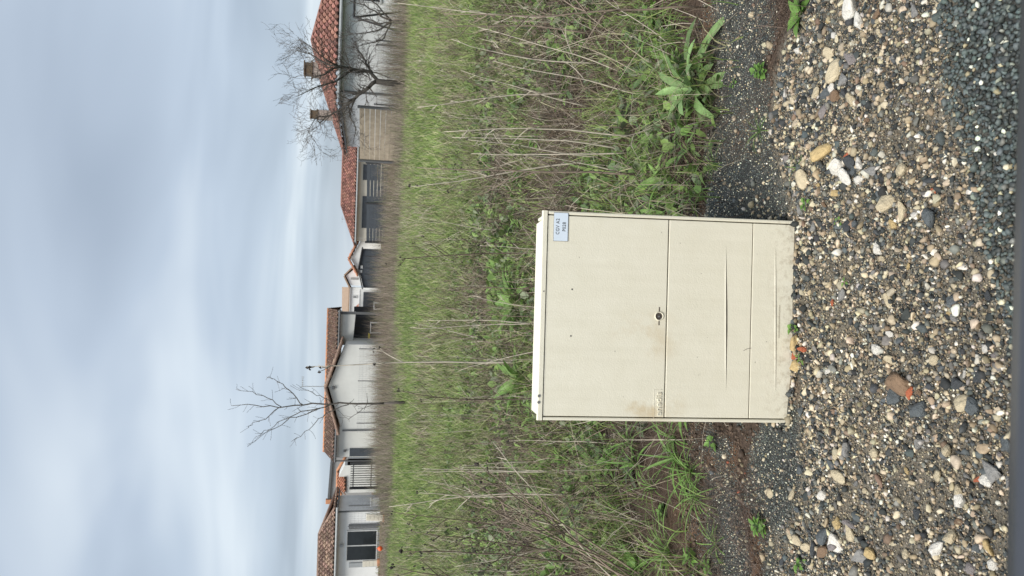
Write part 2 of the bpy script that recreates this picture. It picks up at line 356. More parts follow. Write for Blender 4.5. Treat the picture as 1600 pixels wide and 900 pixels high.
def dark_door(o, p0, p1, y, name='door', mat='dark_panel'):
    l = o.location; d = MB().box((p0.x - l.x, y - l.y - 0.03, p1.z), (p1.x - l.x, y - l.y + 0.02, p0.z), 0.005).build(name, M[mat], o); return d
def pipe(o, x, y, z0, z1, name='downpipe'):
    l = o.location; MB().tube([(x - l.x, y - l.y, z0), (x - l.x, y - l.y, z1)], 0.05, 8).build(name, M['fascia'], o)

# right-hand house with hip roof and two chimneys
A = hip_house('red_roofed_house', 7.5, 14.1, 31.5, 45.2, 2.62, 1.22, RED, M['wall_white'], 'white house with red hipped roof and two chimneys behind the bare tree')
chimney(A, 10.2, 37.6, 3.2, 4.5, 0.62); chimney(A, 9.0, 42.0, 2.9, 4.48, 0.46)
facade_window(A, 11.6, 12.6, 1.0, 2.1, 31.88, (12.1,)); pipe(A, 7.86, 31.84, 0, 2.55)
# long low red roof with cream wall
D = 62; e0 = W(555, 378, D); e1 = W(553, 200, D); rz = W(536.5, 290, D + 3)
Bq = hip_house('cream_house', e0.x, e0.x + 14, D, D + 6.4, e0.z, rz.z - e0.z, RED, M['wall_cream'], 'cream house with long low red roof behind the dark slat fence')
dark_door(Bq, W(567, 281, D + .36), W(590, 258, D + .36), D + 0.36, 'window_shutter'); dark_door(Bq, W(565, 356, D + .36), W(600, 308, D + .36), D + 0.36, 'garage_door')
an = W(552, 343, D + 2); mb = MB(); l_ = an - Bq.location
mb.tube([(l_.x, l_.y, l_.z - 0.4), (l_.x, l_.y, l_.z + 0.95)], 0.02, 5); mb.tube([(l_.x - 0.3, l_.y, l_.z + 0.9), (l_.x + 0.3, l_.y, l_.z + 0.9)], 0.012, 4)
for k in range(5): mb.tube([(l_.x - 0.28 + k * 0.14, l_.y - 0.16, l_.z + 0.9), (l_.x - 0.28 + k * 0.14, l_.y + 0.16, l_.z + 0.9)], 0.01, 4)
mb.build('aerial', M['gutter'], Bq)
# white low garage to its left with shingled roof
def gable_house(name, gable_px, D, depth, wall, colour, label, roofmat=None, over=0.2, th=0.12, zbot=-0.3):
    """gable facing the camera: gable_px = right eave, ridge, left eave in the picture, at distance D"""
    r, t, l = [W(*p, D) for p in gable_px]; c = Vector(((r.x + l.x) / 2, D, 0)); o = empty(name, c); tag(o, label, 'house')
    R, T, Lf = [p - c for p in (r, t, l)]
    MB().prism([(Lf.x + over, 0, zbot), (R.x - over, 0, zbot), (R.x - over, 0, R.z - 0.1), (T.x, 0, T.z - 0.1), (Lf.x + over, 0, Lf.z - 0.1)], (0, depth - 0.3, 0)).build('wall', wall, o)
    for a, b in ((R, T), (T, Lf)):
        if roofmat:
            d = (b - a).normalized(); nrm = Vector((-d.z, 0, d.x)); nrm = nrm if nrm.z > 0 else -nrm
            MB().prism([a + Vector((0, -0.2, 0)), b + Vector((0, -0.2, 0)), b + nrm * th + Vector((0, -0.2, 0)), a + nrm * th + Vector((0, -0.2, 0))], (0, depth, 0)).build('roof_slope', roofmat, o)
        else:
            low, hi = (a, b) if a.z < b.z else (b, a); sl = (hi - low).length
            if hi.x > low.x: p0, p1 = low + Vector((0, depth, 0)), low + Vector((0, -0.25, 0))
            else: p0, p1 = low + Vector((0, -0.25, 0)), low + Vector((0, depth, 0))
            q0, q1 = (p0, p1)
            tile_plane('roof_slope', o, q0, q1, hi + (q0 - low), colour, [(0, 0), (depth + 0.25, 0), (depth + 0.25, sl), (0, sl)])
            MB().tube([low + Vector((0, -0.26, 0.06)), hi + Vector((0, -0.26, 0.06))], 0.085, 7).build('verge_tiles', plain('verge_' + name, tuple(v * 0.85 for v in colour), 0.85, 0.45, 9), o, True)
    return o
C1 = gable_house('white_garage', [(566, 365), (546, 404), (560, 430)], 68, 6, M['wall_white'], ORG, 'small white gabled building between the cream house and the brown roofed house')
C2 = gable_house('brown_roofed_house', [(558, 412), (538.5, 431), (547, 449)], 72, 8, M['wall_white'], None, 'white house with plain brown roof and narrow gable slit window', M['brown_roof'])
# its side wing with the brown slope facing the camera
D = 73; a = W(547, 449, D); b = W(545.5, 490, D); t0 = W(537, 432, D + 3); t1 = W(536, 490, D + 3); l_ = C2.location
MB().prism([a - l_, b - l_, Vector((b.x, t1.y, t1.z)) - l_, Vector((a.x, t0.y, t0.z)) - l_], (0, 0, 0.12)).build('wing_roof', M['brown_roof'], C2)
MB().box((a.x - l_.x, D + .2 - l_.y, -0.3), (b.x - l_.x, D + 5 - l_.y, a.z - 0.02)).build('wing_wall', M['wall_white'], C2)
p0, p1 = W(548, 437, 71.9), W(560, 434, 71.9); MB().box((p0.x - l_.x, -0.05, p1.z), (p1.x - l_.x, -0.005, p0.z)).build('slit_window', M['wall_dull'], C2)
facade_window(C2, W(553, 466, 73.1).x, W(553, 462, 73.1).x, W(558, 464, 73.1).z, W(551, 464, 73.1).z, 73.18)
# dark gabled canopy
D = 50; r, t, l = W(566, 386, D), W(559.5, 420, D), W(566, 452, D); c = Vector(((r.x + l.x) / 2, D, 0)); CN = empty('dark_garden_shed', c); tag(CN, 'dark low pitched shed in front of the white gabled houses', 'shed')
R, T, Lf = r - c, t - c, l - c
MB().prism([(Lf.x + .1, 0, -.2), (R.x - .1, 0, -.2), (R.x - .1, 0, R.z - .06), (T.x, 0, T.z - .06), (Lf.x + .1, 0, Lf.z - .06)], (0, 2.5, 0)).build('wall', M['dark_panel'], CN)
for p, q in ((R, T), (T, Lf)): MB().prism([p + Vector((0, -.15, -.05)), q + Vector((0, -.15, -.05)), q + Vector((0, -.15, .02)), p + Vector((0, -.15, .02))], (0, 2.8, 0)).build('roof_slope', M['black_metal'], CN)
for k in range(2):
    p = W(562 + k, 424 - k * 7, D); MB().box((p.x - c.x - .1, -0.05, p.z - .16), (p.x - c.x + .09, -.01, p.z), .005).build('light_panel', M['frame_white'], CN)
for k in range(7):
    xx = Lf.x + .2 + (R.x - Lf.x - .4) * k / 6; MB().box((xx - .012, -0.03, -.1), (xx + .012, -.002, min(R.z, Lf.z) - .1)).build('batten', M['black_metal'], CN)

# grey house with gable wing, main block and porch
FH = gable_house('grey_gabled_house', [(537, 533), (510.5, 604), (531, 678)], 47.5, 6, M['wall_grey'], TAN, 'pale grey house with front gable, rooftop aerial and dark porch')
l_ = FH.location
D = 50.6; el, er = W(520.5, 722, D), W(533, 484, D); ze = (el.z + er.z) / 2; zr = ze + 0.75; xa, xb = el.x - l_.x, er.x - l_.x; y0 = D - l_.y
sl = math.hypot(3.1, .75)
tile_plane('main_roof_slope', FH, (xa, y0, ze), (xb, y0, ze), (xa, y0 + 3.1, zr), TAN, [(0, 0), (xb - xa, 0), (xb - xa, sl), (0, sl)])
tile_plane('main_roof_slope', FH, (xb, y0 + 6.2, ze), (xa, y0 + 6.2, ze), (xa, y0 + 3.1, zr), TAN, [(0, 0), (xb - xa, 0), (xb - xa, sl), (0, sl)])
caps(FH, [(xa, y0 + 3.1, zr + .1), (xb, y0 + 3.1, zr + .1)], M['orange_tile'], .09)
MB().tube([(xa, y0 - .03, ze - .02), (xb, y0 - .03, ze - .02)], .07, 8).build('gutter', M['fascia'], FH)
gx = W(520, 676, 47.5).x - l_.x; gr = W(533, 536, 47.5).x - l_.x
MB().box((xa + .25, y0 + .35, -.3), (gx + .6, y0 + 5.9, ze - .03)).prism([(xa + .25, y0 + .36, ze - .04), (xa + .25, y0 + 5.85, ze - .04), (xa + .25, y0 + 3.1, zr - .05)], (xb - xa - .5, 0, 0)).build('main_wall', M['wall_grey'], FH)
# porch: lintel with a sloping underside over a dark opening
zl, zr_ = W(551, 533, D + .35).z, W(556, 488, D + .35).z
MB().prism([(gr - .4, y0 + .35, ze - .03), (xb - .12, y0 + .35, ze - .03), (xb - .12, y0 + .35, zr_), (gr - .4, y0 + .35, zl)], (0, .3, 0)).build('porch_lintel', M['wall_grey'], FH)
MB().box((xb - .3, y0 + .3, -.3), (xb - .125, y0 + .36, ze - .04)).build('porch_post', M['fascia'], FH)
MB().box((gr - .4, y0 + 2.6, -.3), (xb - .2, y0 + 2.7, ze - .05)).build('porch_back_wall', M['dark_panel'], FH)
for k in range(3): MB().box((gr + .2 + k * .7, y0 + 2.52, 0.1), (gr + .7 + k * .7, y0 + 2.59, 2.0), .01).build('porch_door', M['black_metal'], FH)
p0, p1 = W(546, 713, D + .35), W(573, 700, D + .35); MB().box((p0.x - l_.x, y0 + .3, 0.05), (p1.x - l_.x, y0 + .345, p0.z), .01).build('door', M['dark_panel'], FH)
pipe(FH, W(540, 720, D + .3).x, D + .27, 0, ze); pipe(FH, W(535, 678, 47.4).x + .2, 47.44, 0, 2.4)
p = W(520, 606, 47.4) - l_; MB().box((p.x - .09, -.14, p.z - .12), (p.x + .09, -.005, p.z + .05), .02).build('wall_lamp', M['fascia'], FH)
p = W(538, 706, D) - l_; MB().box((p.x - .07, y0 + .2, p.z - .1), (p.x + .07, y0 + .345, p.z + .06), .02).build('wall_lamp', M['fascia'], FH)
p = W(510, 604, 47.6) - l_; mb = MB(); mb.tube([(p.x, .12, p.z - .1), (p.x, .12, p.z + 1.5)], .025, 6); mb.tube([(p.x - .05, .12, p.z + 1.42), (p.x + .62, .12, p.z + 1.42)], .015, 5)
for k in range(6): mb.tube([(p.x + .02 + k * .11, .0, p.z + 1.42), (p.x + .02 + k * .11, .24, p.z + 1.42)], .01, 4); mb.tube([(p.x + .02 + k * .11, .12, p.z + 1.32), (p.x + .02 + k * .11, .12, p.z + 1.52)], .01, 4)
mb.build('aerial', M['gutter'], FH)
# far-left house with hip roof and glazed doors
D = 44; e_ = W(526.5, 790, D)
HG = hip_house('white_hip_house', e_.x - 11.5, e_.x - .1, D, D + 4.3, e_.z, .92, TAN, M['wall_white'], 'white house with tan hipped roof and wide glazed doors')
p0, p1 = W(540, 877, D + .36), W(574, 828, D + .36)
facade_window(HG, p0.x, p1.x, 0.15, p0.z, D + .37, (W(540, 853, D + .36).x,), 'glazed_door', fr=.06)
l_ = HG.location
for yy, nm in ((823, 'shutter'), (883, 'shutter')):
    q = W(545, yy, D + .36); MB().box((q.x - l_.x - .13, D + .30 - l_.y, .1), (q.x - l_.x + .13, D + .38 - l_.y, q.z), .01).build(nm, M['fascia'] if yy < 850 else M['gutter'], HG)
q = W(534, 852, D + .36); MB().box((q.x - l_.x - .07, D + .2 - l_.y, q.z - .08), (q.x - l_.x + .07, D + .38 - l_.y, q.z + .08), .02).build('wall_lamp', M['gutter'], HG)
pipe(HG, e_.x - .46, D + .36, 0, e_.z - .05)
# grey mono-pitch building behind
D = 78; a, b = W(513, 781, D), W(518.5, 715, D); c = Vector(((a.x + b.x) / 2, D, 0)); HB = empty('grey_flank_house', c); tag(HB, 'big dull grey blank wall with dark roof edge behind the orange roof', 'house')
A2, B2 = a - c, b - c
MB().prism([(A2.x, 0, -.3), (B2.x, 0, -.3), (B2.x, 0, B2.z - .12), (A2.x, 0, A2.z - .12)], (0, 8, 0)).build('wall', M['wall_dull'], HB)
MB().prism([(A2.x - .2, -.2, A2.z - .12), (B2.x, -.2, B2.z - .12), (B2.x, -.2, B2.z + .1), (A2.x - .2, -.2, A2.z + .1)], (0, 8.4, 0)).build('roof_edge', M['fascia'], HB)
MB().box((A2.x - .35, -.3, A2.z - .5), (A2.x + .1, .2, A2.z + .25), .03).build('corner_tile', M['orange_tile'], HB)
a, b = W(519, 810, D + 2), W(514, 782, D + 2)
MB().box((a.x - c.x, 2.1, -.3), (A2.x - .02, 7.9, a.z - .1)).build('rear_wall', M['wall_grey'], HB)
# small orange-roofed building
D = 58; a, b = W(541, 773, D), W(541, 745, D); rz = W(529.5, 745, D + 2.2); c = Vector(((a.x + b.x) / 2, D, 0)); HO = empty('orange_roofed_outbuilding', c); tag(HO, 'small outbuilding with bright orange tiled roof beside the iron gate', 'building')
A2, B2, T = a - c, b - c, rz - c
q = W(538, 723, D + 1); xr = q.x - c.x
MB().box((A2.x + .1, .15, -.3), (xr, 4.2, A2.z - .02)).prism([(A2.x + .1, .16, A2.z - .03), (A2.x + .1, 4.19, A2.z - .03), (A2.x + .1, 2.2, T.z - .05)], (B2.x - A2.x - .12, 0, 0)).prism([(B2.x - .02, .14, .3), (xr, .14, .3), (xr, .14, q.z - .05), (B2.x - .02, .14, T.z - .05)], (0, 2.2, 0)).build('wall', M['wall_grey'], HO)
s2 = math.hypot(2.2, T.z - A2.z)
tile_plane('roof_slope', HO, A2, B2, (A2.x, 2.2, T.z), ORG, [(0, 0), (B2.x - A2.x, 0), (B2.x - A2.x, s2), (0, s2)])
tile_plane('roof_slope', HO, (B2.x, 4.4, A2.z), (A2.x, 4.4, A2.z), (A2.x, 2.2, T.z), ORG, [(0, 0), (B2.x - A2.x, 0), (B2.x - A2.x, s2), (0, s2)])
caps(HO, [(A2.x - .6, 2.2, T.z - .25), (A2.x, 2.2, T.z + .1), (B2.x, 2.2, T.z + .1), (xr + .3, 2.0, q.z - .1)], M['orange_tile'], .11)
caps(HO, [(A2.x, 2.2, T.z + .1), (A2.x - .9, .4, A2.z + .5)], M['orange_tile'], .1, 'hip_tiles')

# ---------------------------------------------------------------- fences, gate, yard things
def bar_gate(name, pa, pb, D, label, n):
    a, b = W(*pa, D), W(*pb, D); c = Vector(((a.x + b.x) / 2, D, 0)); o = empty(name, c); tag(o, label, 'gate'); h = a.z; w2 = abs(b.x - a.x) / 2
    for z in (0.12, 0.55, h - .12): MB().box((-w2, -.02, z), (w2, .02, z + .06)).build('rail', M['black_metal'], o)
    me = MB().box((-.022, -.016, 0), (.022, .016, h + .03)).mesh('bar', M['black_metal'])
    for k in range(n): obj('bar', me, o, (-w2 + 2 * w2 * (k + .5) / n, .04, .05))
    for s in (-1, 1): MB().box((s * w2 - .06, -.06, -.1), (s * w2 + .06, .06, h + .12), .01).build('post', M['black_metal'], o)
bar_gate('iron_gate', (549, 763), (549, 724), 47, 'black iron bar gate between the grey house and the outbuilding', 11)
def slat_fence(name, pa, pb, D0, D1, label, nsl, mat, post, zb=0.05, gap=0.012):
    a, b = W(*pa, D0), W(*pb, D1); c = Vector((a.x, a.y, 0)); o = empty(name, c); tag(o, label, 'fence'); v = Vector((b.x - a.x, b.y - a.y, 0)); ln = v.length; d = v.normalized(); o.rotation_euler.z = math.atan2(d.y, d.x)
    h0, h1 = a.z, b.z; npst = max(2, int(ln / 1.8) + 1)
    for k in range(npst): MB().box((-.045, -.06, -.1), (.045, .02, h0 + (h1 - h0) * k / (npst - 1) + .06)).build('post', post, o).location = (ln * k / (npst - 1), 0, 0)
    for s in range(nsl):
        for k in range(npst - 1):
            za = zb + (h0 - zb) * s / nsl; zt = zb + (h0 - zb) * (s + 1) / nsl - gap; q = (h1 - h0) / (npst - 1); dz0, dz1 = q * k * (s + .5) / nsl, q * (k + 1) * (s + .5) / nsl
            x0, x1 = ln * k / (npst - 1) + .02, ln * (k + 1) / (npst - 1) - .02; j = random.uniform(-.006, .006)
            MB().prism([(x0, .025 + j, za + dz0), (x1, .025 + j, za + dz1), (x1, .025 + j, zt + dz1), (x0, .025 + j, zt + dz0)], (0, .025, 0)).build('slat', mat, o)
slat_fence('plank_fence', (562, 250), (561, 166), 33.6, 30.9, 'beige weathered plank fence beside the white house with two chimneys', 8, M['plank'], M['fascia'])
slat_fence('dark_slat_fence', (572, 378), (573, 254), 44, 42, 'dark blue grey slat fence in front of the cream house', 7, M['dark_panel'], M['black_metal'])
def mesh_fence(name, pa, pb, D, label, posts, step=.13):
    a, b = W(*pa, D), W(*pb, D); c = Vector((a.x, D, 0)); o = empty(name, c); tag(o, label, 'fence'); ln = b.x - a.x; h = a.z; mb = MB()
    k = 0.0
    while k <= ln: mb.box((k - .004, -.004, 0.05), (k + .004, .004, h)); k += step
    z = .08
    while z < h: mb.box((0, .005, z - .004), (ln, .012, z + .004)); z += .2
    tag(mb.build('wire_mesh', M['gutter'], o), kind='stuff')
    for py in posts:
        q = W(pa[0], py, D); MB().box((q.x - c.x - .025, -.06, -.1), (q.x - c.x + .025, -.01, h + .05)).build('post', M['fascia'], o)
mesh_fence('wire_fence', (586, 165), (584, 4), 30.6, 'white wire mesh fence in front of the white house behind the bare tree', (70, 63, 130, 163))
mesh_fence('wire_fence', (558, 676), (562, 540), 46.3, 'wire mesh fence with thin posts along the grey gable wall', (661, 644, 595, 545))
mesh_fence('wire_fence', (545, 825), (548, 778), 43.0, 'wire mesh fence beside the downpipe of the tan hipped house', (822, 790))
# swing frame
D = 29.6; a = W(553, 27, D); o = empty('swing_frame', (a.x, D, 0)); tag(o, 'black A shaped metal swing frame in front of the white house', 'swing frame')
MB().tube([(0, 0, a.z), (2.6, .3, a.z)], .045, 8).build('crossbar', M['black_metal'], o)
for bx in (0, 2.6):
    for s in (-1, 1): MB().tube([(bx, 0, a.z), (bx + s * .62, s * .5, 0)], .04, 8).build('leg', M['black_metal'], o)
# small yard things
def prop(name, px, D, label, cat): p = W(*px, D); o = empty(name, (p.x, D, float(zg(p.x, D)))); return tag(o, label, cat), p
for px, D, lab, tilt in (((602, 809), 37, 'cream block post with red brick foot beside the grey meter box', .06), ((593, 879), 42.5, 'cream block post standing in front of the wide glazed doors', -.03)):
    o, p = prop('block_post', px, D, lab, 'post'); o.rotation_euler = (0, tilt, .2)
    for k in range(4): MB().box((-.15, -.15, .1 + k * .2), (.15, .15, .1 + (k + 1) * .2 - .008), .012).build('block', M['wall_cream'], o)
    MB().box((-.19, -.19, -.05), (.19, .19, .098), .01).build('foot', M['orange_tile'], o)
o, p = prop('meter_box', (600, 783), 37, 'small grey meter box on short legs standing in the brown weeds', 'box')
MB().box((-.2, -.12, .3), (.2, .12, .68), .015).build('cabinet', M['gutter'], o); MB().box((-.22, -.15, .682), (.22, .14, .71), .006).build('lid', M['frame_white'], o)
for s in (-1, 1): MB().box((s * .15 - .02, -.02, -.1), (s * .15 + .02, .02, .299)).build('leg', M['fascia'], o)
o, p = prop('marker_ball', (594, 857), 36, 'bright orange ball marker on a short stake', 'marker'); M['orange'] = plain('orange_plastic', (0.80, 0.13, 0.03), .4, .05)
bm = bmesh.new(); bmesh.ops.create_uvsphere(bm, u_segments=16, v_segments=10, radius=.115); me = bpy.data.meshes.new('ball'); bm.to_mesh(me); bm.free(); me.materials.append(M['orange'])
for pl in me.polygons: pl.use_smooth = True
bz = p.z - o.location.z; obj('ball', me, o, (0, 0, bz)); MB().tube([(0, 0, -.1), (0, 0, bz - .09)], .015, 6).build('stake', M['plank'], o); MB().tube([(0, 0, bz + .10), (0, 0, bz + .15)], [.03, .02], 8).build('collar', M['orange'], o)
def table(name, px, D, label, w_, d_, h_, mat):
    o, p = prop(name, px, D, label, 'table'); MB().box((-w_ / 2, -d_ / 2, h_ - .04), (w_ / 2, d_ / 2, h_), .008).build('top', mat, o)
    for sx in (-1, 1):
        for sy in (-1, 1): MB().box((sx * (w_ / 2 - .05) - .025, sy * (d_ / 2 - .05) - .025, -.05), (sx * (w_ / 2 - .05) + .025, sy * (d_ / 2 - .05) + .025, h_ - .041)).build('leg', mat, o)
    return o
table('garden_table', (585, 512), 49.6, 'white garden table standing in front of the dark porch', .75, .6, .95, M['frame_white'])
table('garden_bench', (585, 478), 48.5, 'white slatted garden bench beside the porch post', .5, .45, .75, M['frame_white'])
o, p = prop('yellow_basket', (580, 525), 50.2, 'yellow plastic basket hanging in the dark porch', 'basket'); M['yellow'] = plain('yellow_plastic', (.75, .6, .05), .4, .05); zz = W(575, 527, 50.2).z
MB().tube([(0, 0, zz - .12), (0, 0, zz)], [.16, .22], 12).build('bowl', M['yellow'], o); MB().tube([(0, 0, zz + .9), (0, 0, zz)], .008, 5).build('cord', M['fascia'], o)
o, p = prop('sun_canopy', (560, 480), 60, 'orange sloping canvas canopy behind the porch post', 'canopy'); a, b, c_ = W(553, 482, 60), W(561, 474, 60), W(561, 484, 60)
M['canvas'] = plain('orange_canvas', (.58, .27, .19), .8, .1)
l_ = o.location; MB().prism([a - l_, b - l_, c_ - l_], (0, 1.2, .0)).build('canvas', M['canvas'], o)
for q in (b, c_): MB().tube([(q.x - l_.x, .1, -.05), (q.x - l_.x, .1, q.z - l_.z - .01)], .03, 6).build('pole', M['frame_white'], o)
o, p = prop('white_yard_wall', (575, 468), 58, 'low white yard wall between the dark shed and the porch', 'wall')
a, b = W(561, 484, 58), W(562, 452, 58); MB().box((a.x - p.x, -.1, -.2), (b.x - p.x, .1, a.z)).box((a.x - p.x - .03, -.13, a.z + .002), (b.x - p.x + .03, .13, a.z + .06), .01).build('wall_body', M['wall_white'], o)
dd = MB().box((b.x - p.x - 1.3, -.16, 0), (b.x - p.x - .2, -.11, a.z - .25), .01).build('dark_opening', M['dark_panel'], o)

# ---------------------------------------------------------------- bare trees
def branch_tree(name, limbs, label, D, trunk_pts, trunk_r, depth, seed, twig_len, spread=0.6, density=5, droop=0.0, mat='bark', minr=.006, jit=.25):
    rr = random.Random(seed); base = Vector(trunk_pts[0]); o = empty(name, base); tag(o, label, 'tree'); mb = MB(); tw = MB()
    tp = [Vector(p) - base for p in trunk_pts]; mb.tube(tp, trunk_r, 8); mb.build('trunk', M[mat], o, True)
    def grow(p, d, ln, r, lev):
        n = 4; pts = [p]; cur = p; dd = d.copy()
        for i in range(n):
            dd = (dd + Vector((rr.gauss(0, jit), rr.gauss(0, jit), rr.gauss(0.04 - droop, jit * .8))) * .55).normalized(); cur = cur + dd * ln / n; pts.append(cur)
        tw.tube(pts, [max(minr, r * (1 - .65 * i / n)) for i in range(n + 1)], 4 if r > .02 else 3, False)
        if lev <= 0: return
        for k in range(density):
            i = rr.randint(1, n); q = pts[i]; ax = Vector((rr.gauss(0, 1), rr.gauss(0, 1), rr.gauss(0, 1))).normalized(); nd = (dd + ax * spread * rr.uniform(.7, 1.5)).normalized()
            grow(q, nd, ln * rr.uniform(.45, .75), max(minr, r * (1 - .65 * i / n) * .6), lev - 1)
    lm = MB()
    for pts, r0, r1 in limbs:
        P = [Vector(p) - base for p in pts]; n = len(P); rad = [r0 + (r1 - r0) * i / (n - 1) for i in range(n)]
        fine = []; frad = []
        for i in range(n - 1):
            for s in range(3):
                q = P[i].lerp(P[i + 1], s / 3) + Vector((rr.gauss(0, .02), rr.gauss(0, .02), rr.gauss(0, .02))) * (0 if s == 0 else 1); fine.append(q); frad.append(rad[i] + (rad[i + 1] - rad[i]) * s / 3)
        fine.append(P[-1]); frad.append(rad[-1]); lm.tube(fine, frad, 6)
        for i in range(2, len(fine)):
            d = (fine[i] - fine[i - 1]).normalized()
            for k in range(density if i > 2 else 2):
                ax = Vector((rr.gauss(0, 1), rr.gauss(0, .9), rr.gauss(.2, 1))).normalized(); nd = (d * .6 + ax * spread * 1.6).normalized()
                grow(fine[i], nd, twig_len * rr.uniform(.5, 1.15), max(minr, frad[i] * .45), depth)
    lm.build('limbs', M[mat], o, True); tag(tw.build('twigs', M['twig'], o), kind='stuff')
    return o
def wob(x, y, D, dy=0.0): p = W(x, y, D); p.y += dy; p.x *= (D + dy) / D; return p
D = 29.4; gp = W(634, 131, D); gp.z = float(zg(gp.x, D)) - .05
branch_tree('bare_spreading_tree', [
    ([wob(590, 126, D), wob(578, 112, D), wob(552, 108, D, -.2), wob(536, 104, D, -.4), wob(515, 112, D, -.6), wob(490, 122, D, -.8)], 0.080, 0.022),
    ([wob(588, 127, D), wob(572, 140, D), wob(556, 152, D, .3), wob(536, 168, D, .6), wob(515, 180, D, .8), wob(496, 192, D, 1.0)], 0.080, 0.022),
    ([wob(583, 120, D), wob(575, 103, D), wob(572, 96, D, .4), wob(560, 80, D, .7), wob(553, 68, D, .9)], 0.056, 0.015),
    ([wob(536, 104, D, -.4), wob(510, 100, D, 0), wob(484, 84, D, .2), wob(462, 78, D, .4)], 0.040, 0.013),
    ([wob(552, 108, D, -.2), wob(525, 128, D, -.6), wob(498, 136, D, -1), wob(470, 150, D, -1.1)], 0.040, 0.013),
    ([wob(556, 152, D, .3), wob(545, 175, D, .1), wob(556, 200, D, -.1), wob(552, 225, D, -.3)], 0.032, 0.009),
    ([wob(515, 180, D, .8), wob(490, 186, D, .6), wob(480, 205, D, .5), wob(492, 222, D, .4)], 0.022, 0.007),
    ([wob(535, 106, D, -.4), wob(505, 88, D, -.9), wob(480, 66, D, -1.2)], 0.032, 0.011)],
    'bare spreading fruit tree with crooked limbs before the white house', D, [gp, W(608, 130, D), W(588, 127, D)], [.15, .125, .11], 2, 5, .84, .7, 3, minr=.0042, jit=.34)
D = 29.0; gp = W(633, 34, D); gp.z = float(zg(gp.x, D)) - .05
branch_tree('bare_shrub', [([W(612, 34, D), W(590, 48, D), W(566, 52, D), W(545, 54, D)], .035, .01), ([W(612, 33, D), W(592, 22, D), W(570, 8, D), W(548, 2, D)], .04, .012), ([W(612, 33, D), W(594, 38, D), W(575, 30, D), W(552, 34, D)], .03, .01), ([W(612, 35, D), W(600, 60, D), W(585, 66, D), W(560, 72, D)], .03, .01), ([W(612, 33, D), W(590, 8, D), W(570, -8, D), W(545, -14, D)], .035, .01)],
    'bare leafless shrub beside the swing frame', D, [gp, W(612, 34, D)], [.09, .06], 1, 9, .5, .6, 3, minr=.005)
D = 20.6; gp = W(641, 628, D); gp.z = float(zg(gp.x, D)) - .03
branch_tree('slender_sapling', [
    ([W(600, 630, D), W(560, 631, D), W(516, 632, D), W(474, 633, D), W(436, 637, D), W(398, 633, D), W(362, 634, D)], .030, .007),
    ([W(474, 633, D), W(458, 615, D), W(442, 600, D), W(428, 592, D), W(420, 588, D)], .016, .005),
    ([W(516, 632, D), W(490, 640, D), W(465, 646, D), W(440, 664, D), W(415, 676, D), W(398, 690, D)], .017, .005),
    ([W(500, 638, D), W(470, 650, D), W(445, 655, D), W(420, 672, D), W(400, 682, D)], .014, .005),
    ([W(436, 637, D), W(415, 655, D), W(395, 660, D), W(388, 668, D)], .012, .005),
    ([W(440, 636, D), W(418, 622, D), W(395, 612, D), W(370, 607, D)], .013, .005),
    ([W(545, 632, D), W(510, 645, D), W(490, 664, D), W(470, 682, D), W(455, 690, D)], .013, .005),
    ([W(520, 632, D), W(500, 618, D), W(480, 610, D), W(468, 610, D)], .010, .004),
    ([W(585, 631, D), W(560, 645, D), W(545, 655, D), W(530, 652, D)], .010, .004)],
    'slender leafless sapling rising in front of the grey gable', D, [gp, W(600, 630, D)], [.045, .031], 0, 12, .30, .55, 1, mat='twig', minr=.0042, jit=.2)
